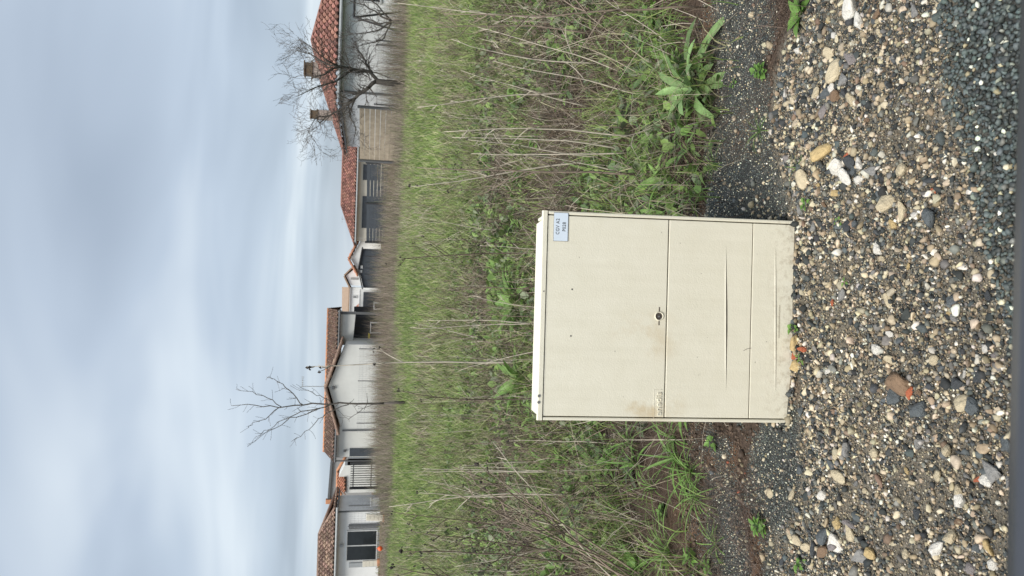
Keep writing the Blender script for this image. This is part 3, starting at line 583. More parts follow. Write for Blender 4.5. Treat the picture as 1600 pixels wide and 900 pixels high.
# ---------------------------------------------------------------- the cream cabinet
def box_mat():
    mt, t, b = newmat('cream_polyester'); n = noise(t, 14, 4); n2 = noise(t, 240, 2); n3 = noise(t, 5.5, 5, 0.65)
    c = ramp(t, n.outputs[0], 0.3, 0.7, (0.715, 0.68, 0.555), (0.755, 0.72, 0.60))
    c = mixc_(t, ramp(t, n2.outputs[0], 0.68, 0.76), c, (0.78, 0.75, 0.66))
    n4 = noise(t, 95, 2); c = mixc_(t, ramp(t, n4.outputs[0], 0.80, 0.83), c, (0.16, 0.13, 0.10))
    st = t.nodes.new('ShaderNodeTexCoord'); sm = t.nodes.new('ShaderNodeMapping'); sm.inputs['Scale'].default_value = (55, 1, 2.2); t.links.new(st.outputs['Object'], sm.inputs[0])
    c = mixc_(t, 1.0, c, ramp(t, noise(t, 1.0, 4, .6, sm.outputs[0]).outputs[0], .35, .75, (1.015,) * 3, (.975, .972, .965)), 'MULTIPLY')
    sz = t.nodes.new('ShaderNodeSeparateXYZ'); t.links.new(st.outputs['Object'], sz.inputs[0]); mr_ = t.nodes.new('ShaderNodeMapRange'); mr_.inputs[1].default_value = .10; mr_.inputs[2].default_value = -.01; t.links.new(sz.outputs[2], mr_.inputs[0])
    mm = t.nodes.new('ShaderNodeMath'); mm.operation = 'MULTIPLY'; t.links.new(mr_.outputs[0], mm.inputs[0]); t.links.new(ramp(t, noise(t, 45, 5, .7).outputs[0], .48, .72), mm.inputs[1])
    c = mixc_(t, mm.outputs[0], c, (.42, .36, .26))
    # tea-coloured runs under the lock and above the logo: shapes of their own on the door
    tcn = t.nodes.new('ShaderNodeTexCoord')
    def blob(cx, cz, rx, rz):
        mp_ = t.nodes.new('ShaderNodeMapping'); mp_.vector_type = 'TEXTURE'; mp_.inputs['Location'].default_value = (cx, 0, cz); mp_.inputs['Scale'].default_value = (rx, 100, rz)
        t.links.new(tcn.outputs['Object'], mp_.inputs[0]); g = t.nodes.new('ShaderNodeTexGradient'); g.gradient_type = 'SPHERICAL'; t.links.new(mp_.outputs[0], g.inputs[0]); return g.outputs[1]
    for (cx, cz, rx, rz, amt) in ((-.265, .435, .075, .11, .8), (-.275, .50, .03, .04, .8), (-.055, .47, .10, .13, .55)):
        mu = t.nodes.new('ShaderNodeMath'); mu.operation = 'MULTIPLY'; t.links.new(blob(cx, cz, rx, rz), mu.inputs[0]); t.links.new(ramp(t, n3.outputs[0], 0.46, 0.66), mu.inputs[1])
        m2 = t.nodes.new('ShaderNodeMath'); m2.operation = 'MULTIPLY'; m2.inputs[1].default_value = amt * 1.6; m2.use_clamp = True; t.links.new(mu.outputs[0], m2.inputs[0])
        c = mixc_(t, m2.outputs[0], c, (0.50, 0.36, 0.17))
    t.links.new(c, b.inputs['Base Color']); b.inputs['Roughness'].default_value = 0.42; b.inputs['Specular IOR Level'].default_value = 0.35
    bump(t, b, n2.outputs[0], 0.0006); return mt
M['cream'] = box_mat()
M['groove'] = plain('grime_in_joint', (0.10, 0.08, 0.06), 0.9, 0.3, 30)
M['lock'] = plain('lock_steel', (0.12, 0.10, 0.085), 0.5, 0.4, 60, metal=0.4)
M['plate'] = plain('label_plate', (0.66, 0.74, 0.83), 0.45, 0.02, 10); M['ink'] = plain('black_ink', (0.05, 0.05, 0.05), 0.6, 0.1)
M['rib_shadow_dirt'] = plain('painted_rib_shadow_and_dirt', (0.13, 0.115, 0.09), 0.9, 0.45, 40)  # dark tone paints in the shadow under the ribs, together with dirt
M['screw'] = plain('grey_plug', (0.16, 0.16, 0.16), 0.6, 0.1)
BL, BR = Vector((*flat(1235, 661), 0)), Vector((*flat(1242, 345), 0)); BW = (BR - BL).length; BH = 0.790; BD = 0.23
LEAN = math.atan2(0.069, 0.804)
CB = empty('service_cabinet', (BL + BR) / 2, (-LEAN, 0.0, math.atan2(BR.y - BL.y, BR.x - BL.x)))
tag(CB, 'cream plastic utility cabinet with label plate and round lock standing at the gravel edge', 'cabinet')
bpy.context.view_layer.update(); CBI = CB.matrix_world.inverted(); O_ = CBI @ Vector((0, 0, CAMZ))
def bl(x, y):
    """picture point -> (x, z) on the cabinet front"""
    d = CBI.to_3x3() @ Vector(ray(x, y)); t = -O_.y / d.y; p = O_ + d * t; return p.x, p.z
hw = BW / 2
def bb(name, a, b, mat='cream', bev=0.004, parent=CB): return MB().box(a, b, bev).build(name, M[mat], parent)
zt = bl(848, 500)[1]; z1 = bl(1042, 500)[1]; z2 = bl(1174, 500)[1]; zd = bl(851.8, 500)[1]; z0c = bl(842.5, 500)[1]
fl = 0.010
# shell: back, two side walls whose front lips frame the doors, top
bb('back_panel', (-hw + .012, BD - .012, -.12), (hw - .012, BD, zt - .03))
for s in (-1, 1): bb('side_wall', (min(s * hw, s * (hw - fl)), 0.0, -.12), (max(s * hw, s * (hw - fl)), BD - .005, zd - .001), bev=.003)
bb('inner_liner', (-hw + fl + .002, .012, -.12), (hw - fl - .002, .03, zd - .002), 'groove', 0)
# roof: front fascia, sloped cap with a raised middle
MB().prism([(-hw, -.002, zd + .0015), (-hw, -.002, z0c - .004), (-hw, .003, z0c), (-hw, BD + .004, z0c - .035), (-hw, BD + .004, zd - .03)], (BW, 0, 0)).build('top_fascia', M['cream'], CB)
q0, q1 = bl(838, 642)[0], bl(838, 349)[0]
cap = MB(); e2 = .012
cap.add([(q0 - e2, .004, z0c - .002), (q1 + e2, .004, z0c - .002), (q1, .022, z0c + .013), (q0, .022, z0c + .013), (q0, BD - .01, z0c - .018), (q1, BD - .01, z0c - .018), (q0 - e2, BD, z0c - .04), (q1 + e2, BD, z0c - .04)],
        [(0, 1, 2, 3), (3, 2, 5, 4), (4, 5, 7, 6), (0, 3, 4, 6), (1, 7, 5, 2)]); cap.build('raised_cap', M['cream'], CB)
# doors and panels
g_ = .0032
dr = bb('door', (-hw + fl + g_, .001, z1 + g_ / 2), (hw - fl - g_, .014, zd - .0015), bev=.002)
lp = bb('middle_panel', (-hw + fl + g_, .0015, z2 + .0012), (hw - fl - g_, .014, z1 - g_ / 2), bev=.002)
bp = bb('base_panel', (-hw + fl + g_, .0018, -.12), (hw - fl - g_, .014, z2 - .0012), bev=.0015)
# formed ribs: shadow and dirt under each painted as a dark strip, the lower one stands proud
def rib(name, px, ya, yb, down, parent):
    (xa, za), (xb, zb_) = bl(px, ya), bl(px, yb); n = 24; vs = []; fs = []
    for i in range(n + 1):
        t = i / n; x = xa + (xb - xa) * t; z = za + (zb_ - za) * t; k = min(1.0, t * 5, (1 - t) * 5); d = (.0012 if down else .0022) * k + .0002; h = .0012 * k + .0003
        if down: vs += [(x, .0013, z + h * 1.8), (x, .0013 - d * 1.0, z), (x, .0013, z - .0012)]
        else: vs += [(x, .0016, z + .0035), (x, .0016 - d * .55, z), (x, .0016, z - .0012)]
        if i: b = 3 * i; fs += [(b - 3, b, b + 1, b - 2), (b - 2, b + 1, b + 2, b - 1)]
    rb = MB().add(vs, fs).build(name, M['cream'], parent); vs = []; fs = []
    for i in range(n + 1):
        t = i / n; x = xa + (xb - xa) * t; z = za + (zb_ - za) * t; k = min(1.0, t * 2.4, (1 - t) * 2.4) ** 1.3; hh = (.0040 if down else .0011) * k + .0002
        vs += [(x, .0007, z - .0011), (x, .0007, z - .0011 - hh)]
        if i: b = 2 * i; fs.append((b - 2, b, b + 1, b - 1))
    MB().add(vs, fs).build('rib_shadow_dirt', M['rib_shadow_dirt'], rb)
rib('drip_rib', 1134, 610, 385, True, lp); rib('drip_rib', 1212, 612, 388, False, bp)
# lock
lx, lz = bl(1030, 494)
def disc(name, x, z, r, y0, y1, mat, parent, sides=24): return MB().tube([(x, y0, z), (x, y1, z)], r, sides).build(name, M[mat], parent)
ring = MB()
for r0, r1, ya, yb in ((.0150, .0125, .0008, -.0025), (.0125, .0105, -.0025, .0005)):
    n = 28; vs = [(lx + r * math.cos(a), y, lz + r * math.sin(a)) for r, y in ((r0, ya), (r1, yb)) for a in [2 * math.pi * k / n for k in range(n)]]
    ring.add(vs, [(k, (k + 1) % n, n + (k + 1) % n, n + k) for k in range(n)])
lk = ring.build('lock', M['cream'], dr); disc('lock_barrel', lx, lz, .0104, .0004, .0009, 'lock', lk); disc('lock_pin', lx - .001, lz + .001, .003, -.0015, .0004, 'screw', lk, 10)
for s in (-1, 1): MB().box((lx + s * .021 - .007, .0002, lz - .0016), (lx + s * .021 + .007, .0009, lz + .0016)).build('lock_slot', M['groove'], lk)
for px in ((894, 452), (892, 525)): x, z = bl(*px); disc('vent_hole', x, z, .0024, .0002, .0009, 'ink', dr, 10)
for px in ((840.5, 618.5), (840, 628.5)): x, z = bl(px[0] + 1.5, px[1]); disc('screw_plug', x, z, .0045, -.0035, -.0019, 'screw', CB, 14)
x, z = bl(849.5, 455); disc('vent_hole', x, z, .002, -.003, -.0018, 'ink', CB, 8)
# label plate
(xa, za), (xb, zb_) = bl(865, 376), bl(888, 333)
pl_ = bb('label_plate', (xa, -.0012, zb_), (xb, .0008, za), 'plate', .0006); edgeo = MB()
for a, b in (((xa - .0012, -.0006, zb_ - .0012), (xb + .0012, .0007, zb_)), ((xa - .0012, -.0006, za), (xb + .0012, .0007, za + .0012)), ((xa - .0012, -.0006, zb_), (xa, .0007, za)), ((xb, -.0006, zb_), (xb + .0012, .0007, za))): edgeo.box(a, b)
edgeo.build('plate_edge', M['screw'], pl_)
def text(name, body, x, z, size, mat, parent, y=-.0016, ext=.0002, wide=1.0, bevel=0.0, space=1.0):
    cu = bpy.data.curves.new(name, 'FONT'); cu.body = body; cu.size = size; cu.align_x = 'CENTER'; cu.align_y = 'CENTER'; cu.extrude = ext; cu.bevel_depth = bevel; cu.space_character = space; cu.resolution_u = 4
    to = bpy.data.objects.new(name, cu); COL.objects.link(to); dg = bpy.context.evaluated_depsgraph_get(); me = bpy.data.meshes.new_from_object(to.evaluated_get(dg)); COL.objects.unlink(to); bpy.data.objects.remove(to)
    me.materials.clear(); me.materials.append(mat); return obj(name, me, parent, (x, y, z), (math.pi / 2, 0, 0), (wide, 1, 1))
cx = (xa + xb) / 2
x, z = bl(871.5, 354); text('lettering', 'CGV A2', x, z, .0150, M['ink'], pl_, wide=.86, space=1.12)
x, z = bl(881.5, 354.5); text('lettering', 'P028', x, z, .0150, M['ink'], pl_, wide=.86, space=1.12)
# moulded logo in its sunk field, and the fine moulded line under the lower rib
(xa, za), (xb, zb_) = bl(1021, 654), bl(1037, 609)
fr = MB()
for a, b in (((xa, .0003, za - .0008), (xb, .002, za)), ((xb - .0008, .0003, zb_), (xb, .002, za - .0008))): fr.box(a, b)
fr.build('logo_frame', M['cream'], dr); text('moulded_logo', 'enedis', (xa + xb) / 2, (za + zb_) / 2 - .001, .026, M['cream'], dr, .0006, .0014, 1.12, .0004)
(xa, za), (xb, zb_) = bl(1216, 528), bl(1219, 477); mk = MB(); rr = random.Random(4); k = xa
while k < xb:
    wd = rr.uniform(.0012, .003); mk.box((k, .0012, za - .0045 - rr.uniform(0, .001)), (k + wd * .45, .0016, za - rr.uniform(0, .0012))); k += wd
mk.build('moulded_marking', plain('faint_moulding', (.40, .36, .28), .6), bp)
# scuffs and specks
sc_ = MB(); rr = random.Random(12)
for px in ((1096, 427), (1194, 375), (1183, 397), (1198, 534), (1090, 558), (1092, 586), (1105, 527), (905, 402), (1034, 363), (1063, 380), (974, 620), (1206, 364), (1180, 566), (1199, 583), (961, 549)):
    x, z = bl(*px); a = rr.uniform(0, 3.1); r = rr.uniform(.0012, .0028); sc_.add([(x + r * math.cos(a), .0006, z + r * math.sin(a)), (x - r * .3 * math.sin(a), .0006, z + r * .3 * math.cos(a)), (x - r * math.cos(a), .0006, z - r * math.sin(a)), (x + r * .3 * math.sin(a), .0006, z - r * .3 * math.cos(a))], [(0, 1, 2, 3)])
sc_.build('scuff_marks', M['groove'], dr)
x, z = bl(1162, 548); x2, z2_ = bl(1174, 544); MB().tube([(x, .0012, z), ((x + x2) / 2 + .002, .001, (z + z2_) / 2), (x2, .0012, z2_)], .0007, 4).build('scratch', M['groove'], lp)

# ---------------------------------------------------------------- the car whose window sill edges the view
M['sill'] = plain('dark_window_trim', (0.050, 0.054, 0.066), 0.45, 0.08, 6); M['paint'] = plain('grey_car_paint', (0.075, 0.08, 0.092), 0.3, 0.05, 4, spec=0.5); M['rubber'] = plain('tyre_rubber', (0.02, 0.02, 0.02), .8)
car = empty('parked_car', (0.1, -0.1, 0)); tag(car, 'dark grey car door with window sill trim under the viewpoint', 'car')
prof = [(.42, .905), (.455, .90), (.475, .885), (.48, .80), (.505, .66), (.50, .45), (.46, .33), (.40, .33), (.40, .905)]
def sweep(name, prof, x0, x1, mat, n=10, sag=.0):
    vs = []; fs = []; k = len(prof)
    for i in range(n + 1):
        t = i / n; x = x0 + (x1 - x0) * t; u = (x - .1) / 1.3
        for y, z in prof: vs.append((x, y - .03 * u * u, z + .0425 - .004 * u * u))
    for i in range(n):
        for j in range(k): fs.append((i * k + j, i * k + (j + 1) % k, (i + 1) * k + (j + 1) % k, (i + 1) * k + j))
    fs += [tuple(range(k)), tuple(range(n * k, n * k + k))[::-1]]
    return MB().add(vs, fs).build(name, M[mat], car, True)
sweep('door_panel', [(y, z - .012) for y, z in prof], -.85, .75, 'paint'); sweep('window_sill', [(.425, .918), (.462, .915), (.484, .90), (.488, .875), (.478, .876), (.42, .9)], -.85, .75, 'sill')
sweep('front_wing', [(y, z - .014) for y, z in prof], .757, 1.9, 'paint'); sweep('rear_wing', [(y, z - .014) for y, z in prof], -1.9, -.857, 'paint')
sweep('side_skirt', [(.47, .325), (.47, .2), (.40, .2), (.40, .325)], -1.15, 1.15, 'rubber')
for wx in (-1.5, 1.5):
    wh = MB().tube([(wx, .28, .31), (wx, .30, .31), (wx, .45, .31), (wx, .47, .31)], [.27, .31, .31, .27], 28).build('wheel', M['rubber'], car, True)
    MB().tube([(wx, .46, .31), (wx, .476, .31)], [.21, .19], 20).build('rim', M['gutter'], wh)
# ---------------------------------------------------------------- gravel
def ico(sub):
    bm = bmesh.new(); bmesh.ops.create_icosphere(bm, subdivisions=sub, radius=1.0); bm.verts.index_update()
    V = np.array([v.co[:] for v in bm.verts]); Fc = np.array([[v.index for v in f.verts] for f in bm.faces]); bm.free(); return V, Fc
I1V, I1F = ico(1); I2V, I2F = ico(2)
def stone_shape(V, cuts=8):
    v = V.copy() * (1 + 0.12 * rng.standard_normal((len(V), 1)))
    for _ in range(cuts):
        n = rng.standard_normal(3); n /= np.linalg.norm(n); d = rng.uniform(0.36, 0.74); k = v @ n
        v -= np.outer(np.clip(k - d, 0, None), n) * 0.92
    v -= v.mean(0); return v / np.linalg.norm(v, axis=1).mean() * 0.92
def rots(n, tilt):
    a = rng.uniform(0, 2 * np.pi, n); b = rng.normal(0, tilt, n); c = rng.normal(0, tilt, n)
    ca, sa, cb, sb, cc, sc = np.cos(a), np.sin(a), np.cos(b), np.sin(b), np.cos(c), np.sin(c); Z = np.zeros(n); O = np.ones(n)
    Rz = np.stack([np.stack([ca, -sa, Z], 1), np.stack([sa, ca, Z], 1), np.stack([Z, Z, O], 1)], 1)
    Rx = np.stack([np.stack([O, Z, Z], 1), np.stack([Z, cb, -sb], 1), np.stack([Z, sb, cb], 1)], 1)
    Ry = np.stack([np.stack([cc, Z, sc], 1), np.stack([Z, O, Z], 1), np.stack([-sc, Z, cc], 1)], 1)
    return Rz @ Rx @ Ry
PAL = np.array([(0.042, 0.046, 0.046), (0.085, 0.097, 0.098), (0.185, 0.18, 0.16), (0.34, 0.275, 0.185), (0.50, 0.43, 0.305), (0.66, 0.62, 0.53), (0.20, 0.145, 0.10), (0.42, 0.13, 0.07)])
def colours(n, p):
    k = rng.choice(len(PAL), n, p=np.array(p) / sum(p)); return PAL[k] * rng.uniform(0.65, 1.25, (n, 1)) * rng.uniform(0.95, 1.05, (n, 3))
def scatter_stones(name, x, y, r, col, mat, base=(I1V, I1F), nvar=24, sink=0.25, flatn=(0.55, 0.95)):
    n = len(x); BV, BF = base; var = np.stack([stone_shape(BV) for _ in range(nvar)]); k = rng.integers(0, nvar, n)
    sc = np.stack([r * rng.uniform(0.8, 1.25, n), r * rng.uniform(0.8, 1.25, n), r * rng.uniform(*flatn, n)], 1)
    V = np.einsum('nij,nvj->nvi', rots(n, 0.45), var[k] * sc[:, None, :])
    V += np.stack([x, y, zg(x, y) + sc[:, 2] * (1 - 2 * sink)], 1)[:, None, :]
    nv = len(BV); Fc = (BF[None] + (np.arange(n) * nv)[:, None, None]).reshape(-1, 3)
    return obj(name, npmesh(name, V.reshape(-1, 3), Fc, mat, np.repeat(col, nv, 0)))
def jgrid(x0, x1, y0, y1, s):
    X, Y = np.meshgrid(np.arange(x0, x1, s), np.arange(y0, y1, s)); x = X.ravel(); y = Y.ravel()
    return x + rng.uniform(-.55, .55, len(x)) * s, y + rng.uniform(-.55, .55, len(y)) * s
BOXX0, BOXX1, BOXY0, BOXY1 = -0.40, 0.245, 2.145, 2.42
def inbox(x, y): return (x > BOXX0) & (x < BOXX1) & (y > BOXY0) & (y < BOXY1)
M['chip'] = attr_mat('dark_chip', 0.6, 0, 90, 0.3, 0.001, 0.45)
OV = np.array([(1, 0, 0), (-1, 0, 0), (0, 1, 0), (0, -1, 0), (0, 0, 1), (0, 0, -1.)]); OF = np.array([(0, 2, 4), (2, 1, 4), (1, 3, 4), (3, 0, 4), (2, 0, 5), (1, 2, 5), (3, 1, 5), (0, 3, 5)])
def gravel():
    P_MIX = (0.26, 0.11, 0.17, 0.18, 0.17, 0.06, 0.05, 0.0); P_CHIP = (0.42, 0.46, 0.07, 0.01, 0.015, 0.02, 0.005, 0.0)
    # small stones
    x, y = jgrid(-1.45, 1.65, 1.04, 2.46, 0.0073); e_ = edge(x) - y + (fbm(x, y, 7, 3) - 0.5) * 0.10
    ch = chip(x, y) > 0; pt = patch(x, y) > 0.0
    keep = (e_ > 0) & ~inbox(x, y) & ~ch & (rng.random(len(x)) < np.where(pt, 0.12, np.clip(2.2 - 2.6 * fbm(x, y, 5, 8), 0.30, 1.0)))
    x, y, pt = x[keep], y[keep], pt[keep]; n = len(x); r = rng.lognormal(math.log(0.0039), 0.40, n)
    c = colours(n, P_MIX); pale = (fbm(x, y, 2.2, 14) - 0.5)[:, None]; c *= 1 + 0.5 * pale
    sm = r < 0.0043
    tag(scatter_stones('gravel', x[~sm], y[~sm], r[~sm], c[~sm], M['stone']), 'small mixed grey and cream gravel covering the drive', 'gravel', kind='stuff')
    tag(scatter_stones('fine_gravel', x[sm], y[sm], r[sm], c[sm], M['stone'], (OV, OF), sink=.1), 'finest grey and cream gravel grains packed between the drive stones', 'gravel', kind='stuff')
    x = np.concatenate([rng.uniform(-.41, .255, 260), np.full(40, -.41) + rng.normal(0, .008, 40), np.full(40, .25) + rng.normal(0, .008, 40)]); y = np.concatenate([2.142 - np.abs(rng.normal(0, .008, 260)), rng.uniform(2.14, 2.32, 80)]); n = len(x)
    tag(scatter_stones('heaped_gravel', x, y, rng.lognormal(math.log(.0058), .35, n), colours(n, P_MIX) * .9, M['stone'], sink=.05), 'loose stones piled against the foot of the cabinet', 'gravel', kind='stuff')
    x, y = jgrid(-1.45, 1.65, 1.02, 2.46, 0.020); e_ = edge(x) - y + (fbm(x, y, 7, 3) - 0.5) * 0.1
    big = 0.10 + 0.5 * np.clip((e_ < 0.30) * 0.45 + fbm(x, y, 3, 19) - .15, 0, 1)
    keep = (e_ > 0) & ~inbox(x, y) & (chip(x, y) < 0.0) & (patch(x, y) < 0.1) & (rng.random(len(x)) < big + .28 * np.clip((x - .1) * 3, 0, 1) * (y > 1.75))
    x, y = x[keep], y[keep]; n = len(x); r = np.clip(rng.lognormal(math.log(0.0076), 0.30, n), 0.005, 0.014)
    tag(scatter_stones('coarse_gravel', x, y, r, colours(n, (0.21, 0.12, 0.14, 0.17, 0.26, 0.07, 0.03, 0.0)), M['stone'], (I2V, I2F), 24, 0.22), 'coarser rounded pebbles mixed through the drive gravel', 'gravel', kind='stuff')
    # dark chippings wedge
    x, y = jgrid(-0.6, 1.65, 1.0, 1.75, 0.0098); keep = chip(x, y) > -0.02
    x, y = x[keep], y[keep]; n = len(x); r = np.clip(rng.lognormal(math.log(0.0064), 0.22, n), 0.003, 0.011)
    tag(scatter_stones('dark_chippings', x, y, r, colours(n, P_CHIP) * np.array([1.15, 1.25, 1.2]), M['chip'], sink=0.2), 'wedge of dark green grey road chippings beside the pale gravel', 'chippings', kind='stuff')
    # fine crushed grit by the box
    x, y = jgrid(-1.6, 1.75, 1.9, 2.9, 0.0065); keep = (patch(x, y) > rng.uniform(-0.12, 0.18, len(x))) & ~inbox(x, y)
    x, y = x[keep], y[keep]; n = len(x)
    tag(scatter_stones('crushed_grit', x, y, rng.uniform(0.0021, 0.0041, n), colours(n, (0.45, 0.30, 0.17, 0.02, 0.03, 0.03, 0.0, 0.0)) * np.array([1.5, 1.55, 1.45]), M['grit'], (OV, OF), 16, 0.2), 'fine dark crushed grit heaped around the foot of the box', 'grit', kind='stuff')
    x, y = jgrid(-1.45, 1.65, 1.05, 2.40, 0.0085); keep = (edge(x) - y > 0) & ~inbox(x, y) & (chip(x, y) < 0.01) & (patch(x, y) < 0.1); x, y = x[keep], y[keep]; n = len(x)
    fo = scatter_stones('sandy_fines', x, y, rng.uniform(0.0014, 0.0030, n), colours(n, (0.12, 0.12, 0.22, 0.30, 0.20, 0.03, 0.12, 0.0)) * .9, M['grit'], (OV, OF), 16, -0.55); tag(fo, 'sandy beige fines filling the gaps of the drive gravel', 'sand', kind='stuff')
    n = 9000; x = rng.uniform(-1.6, 1.8, n); y = edge(x) + rng.uniform(.01, .75, n); keep = ~inbox(x, y) & (patch(x, y) < .05); x, y = x[keep], y[keep]; n = len(x)
    tag(scatter_stones('soil_clods', x, y, rng.lognormal(math.log(.0048), .5, n), np.array([.095, .066, .047]) * rng.uniform(.5, 1.7, (n, 1)), M['grit'], (OV, OF), 16, .3), 'crumbled brown soil clods along the verge', 'soil', kind='stuff')
    # scattered pebbles over the soil verge
    n = 2600; x = rng.uniform(-1.6, 1.7, n); y = edge(x) + np.abs(rng.normal(0, 0.45, n)); keep = ~inbox(x, y) & (fbm(x, y, 4, 77) > 0.48)
    x, y = x[keep], y[keep]; n = len(x)
    tag(scatter_stones('soil_pebbles', x, y, np.clip(rng.lognormal(math.log(0.005), 0.45, n), 0.002, 0.016), colours(n, (0.12, 0.1, 0.14, 0.28, 0.25, 0.05, 0.1, 0.01)), M['stone'], sink=0.3), 'scattered cream and brown pebbles on the bare soil verge', 'pebbles', kind='stuff')
gravel()

# the largest stones, one by one
KIND = {'cream': ((0.52, 0.44, 0.30), 'pale cream stone lying'), 'white': ((0.66, 0.63, 0.57), 'chalk white stone lying'),
        'yellow': ((0.50, 0.37, 0.18), 'yellow ochre stone lying'), 'dark': ((0.050, 0.055, 0.060), 'blackish stone lying'),
        'slate': ((0.095, 0.108, 0.115), 'blue grey slate like stone lying'), 'grey': ((0.24, 0.235, 0.225), 'mid grey stone lying'),
        'lilac': ((0.23, 0.205, 0.20), 'lilac grey stone lying'), 'red': ((0.46, 0.13, 0.06), 'orange red brick fragment lying'),
        'brown': ((0.20, 0.13, 0.08), 'brown stone lying')}
KM = {k: plain('stone_' + k, v[0], 0.8, 0.16, 1.6, 0.012) for k, v in KIND.items()}
KSH = {k: [npmesh('stone', stone_shape(I2V, 11), I2F, KM[k]) for _ in range(5)] for k in KIND}
PLACED = []
def big_stone(px, py, d, kind, asp=None, world=None, label=None, group=None):
    p = G(px, py) if world is None else Vector(world)
    dist = (p - Vector((0, 0, CAMZ))).length; r = d / 2 * dist / FPX if world is None else d / 2
    if inbox(p.x, p.y): return
    o = obj('stone', random.choice(KSH[kind]), None, (p.x, p.y, p.z + r * 0.38), (random.gauss(0, .3), random.gauss(0, .3), random.uniform(0, 6.28)),
            (r * random.uniform(0.95, 1.3) * 1.08, r * random.uniform(0.8, 1.0) * 1.08, r * random.uniform(0.6, 0.8)))
    where = 'beside the dark chippings' if chip(p.x, p.y) > -0.16 else 'along the weedy gravel edge' if edge(p.x) - p.y < 0.12 and not -.45 < p.x < .3 else 'in front of the cabinet' if -.42 < p.x < .27 and p.y > 1.75 else 'out in the open drive gravel' if p.y < 1.75 else 'in the gravel past the cabinet logo side' if p.x < 0 else 'in the gravel past the cabinet label side'
    size = 'large ' if r > .019 else 'small ' if r < .0112 else ''
    tag(o, label or size + KIND[kind][1] + ' ' + where, 'stone', group or (None if label else size + kind + ' stones ' + where))
    PLACED.append((p.x, p.y, r)); return o
for s_ in [(1335, 12, 34, 'white'), (1345, 32, 20, 'white'), (1308, 112, 26, 'cream'), (1321, 126, 18, 'grey'), (1303, 138, 14, 'white'), (1294, 145, 17, 'slate'), (1290, 172, 17, 'lilac'), (1333, 155, 19, 'cream'), (1298, 84, 17, 'cream'), (1333, 93, 18, 'lilac'), (1278, 145, 17, 'cream'), (1310, 150, 18, 'brown'), (1324, 145, 18, 'dark'),
           (1290, 238, 29, 'yellow'), (1312, 262, 26, 'white'), (1324, 276, 23, 'white'), (1345, 255, 18, 'white'), (1331, 254, 20, 'dark'), (1337, 268, 14, 'slate'), (1258, 281, 23, 'cream'), (1343, 281, 15, 'white'), (1308, 302, 13, 'yellow'), (1415, 265, 22, 'cream'), (1365, 268, 15, 'grey'), (1390, 320, 25, 'cream'), (1413, 330, 21, 'cream'), (1398, 350, 14, 'yellow'), (1432, 335, 14, 'white'), (1457, 340, 28, 'slate'), (1373, 388, 15, 'white'), (1326, 352, 15, 'dark'), (1338, 350, 15, 'slate'), (1274, 355, 14, 'grey'),
           (1403, 620, 24, 'slate'), (1440, 641, 27, 'slate'), (1511, 630, 26, 'cream'), (1526, 636, 24, 'slate'), (1500, 600, 20, 'dark'), (1533, 590, 16, 'dark'), (1372, 545, 16, 'white'), (1393, 522, 12, 'white'), (1395, 563, 14, 'cream'), (1463, 562, 15, 'cream'), (1543, 545, 12, 'white'), (1336, 568, 13, 'cream'), (1296, 580, 11, 'white'), (1491, 470, 17, 'slate'), (1391, 470, 16, 'cream'), (1320, 460, 17, 'grey'),
           (1325, 703, 19, 'grey'), (1315, 745, 19, 'cream'), (1370, 708, 16, 'cream'), (1340, 755, 9, 'grey'), (1288, 775, 14, 'white'), (1290, 838, 21, 'slate'), (1312, 818, 17, 'yellow'), (1310, 848, 22, 'white'), (1331, 833, 20, 'cream'), (1329, 818, 15, 'lilac'), (1306, 852, 19, 'lilac'), (1364, 866, 22, 'yellow'), (1350, 870, 22, 'grey'), (1470, 855, 24, 'white'), (1490, 838, 22, 'cream'), (1547, 751, 21, 'white'), (1555, 737, 24, 'grey'), (1500, 765, 16, 'cream'), (1502, 783, 17, 'white'), (1482, 704, 21, 'cream'), (1418, 865, 13, 'cream'), (1250, 845, 16, 'cream'), (1262, 855, 14, 'cream'), (1273, 857, 17, 'dark'), (1288, 862, 18, 'brown'), (1530, 855, 14, 'slate'), (1548, 857, 18, 'yellow'), (1553, 882, 14, 'white'), (1521, 888, 16, 'lilac'), (1205, 770, 14, 'cream'), (1240, 772, 15, 'cream')]:
    big_stone(*s_)
big_stone(1411, 600, 34, 'brown', label='large rust brown split stone beside an orange brick fragment', group=None)
big_stone(1423, 615, 13, 'red', label='orange red brick fragment against the rust brown split stone')
big_stone(1245, 537, 20, 'yellow', label='tan stone leaning on the foot of the cream box near the red shard')
big_stone(1247, 573, 18, 'yellow', label='tan stone at the foot of the cream box beyond the red shards')
big_stone(1258, 546, 12, 'red', label='brick red shard lying between two tan stones at the box foot')
big_stone(1243, 556, 12, 'red', label='brick red shard touching the cream box foot')
for s_ in [(1328, 241, 13), (1530, 749, 9), (1462, 298, 10), (1302, 473, 9)]:
    big_stone(*s_, 'red')
tries = 0
while len(PLACED) < 190 and tries < 4000:
    tries += 1; x = random.uniform(-1.1, 1.15); y = random.uniform(1.15, 2.4)
    if edge(x) - y < 0.02 or chip(x, y) > -0.03 or patch(x, y) > 0.1 or inbox(x, y): continue
    d = min(0.030, max(0.015, random.lognormvariate(math.log(0.018), 0.25)))
    if any((x - a) ** 2 + (y - b) ** 2 < (r + d / 2) ** 2 for a, b, r in PLACED): continue
    big_stone(0, 0, d, random.choices(['cream', 'white', 'yellow', 'dark', 'slate', 'grey', 'lilac', 'brown'], (5, 2, 1.5, 4, 4, 4, 1, 1.3))[0], world=(x, y, float(zg(x, y))))
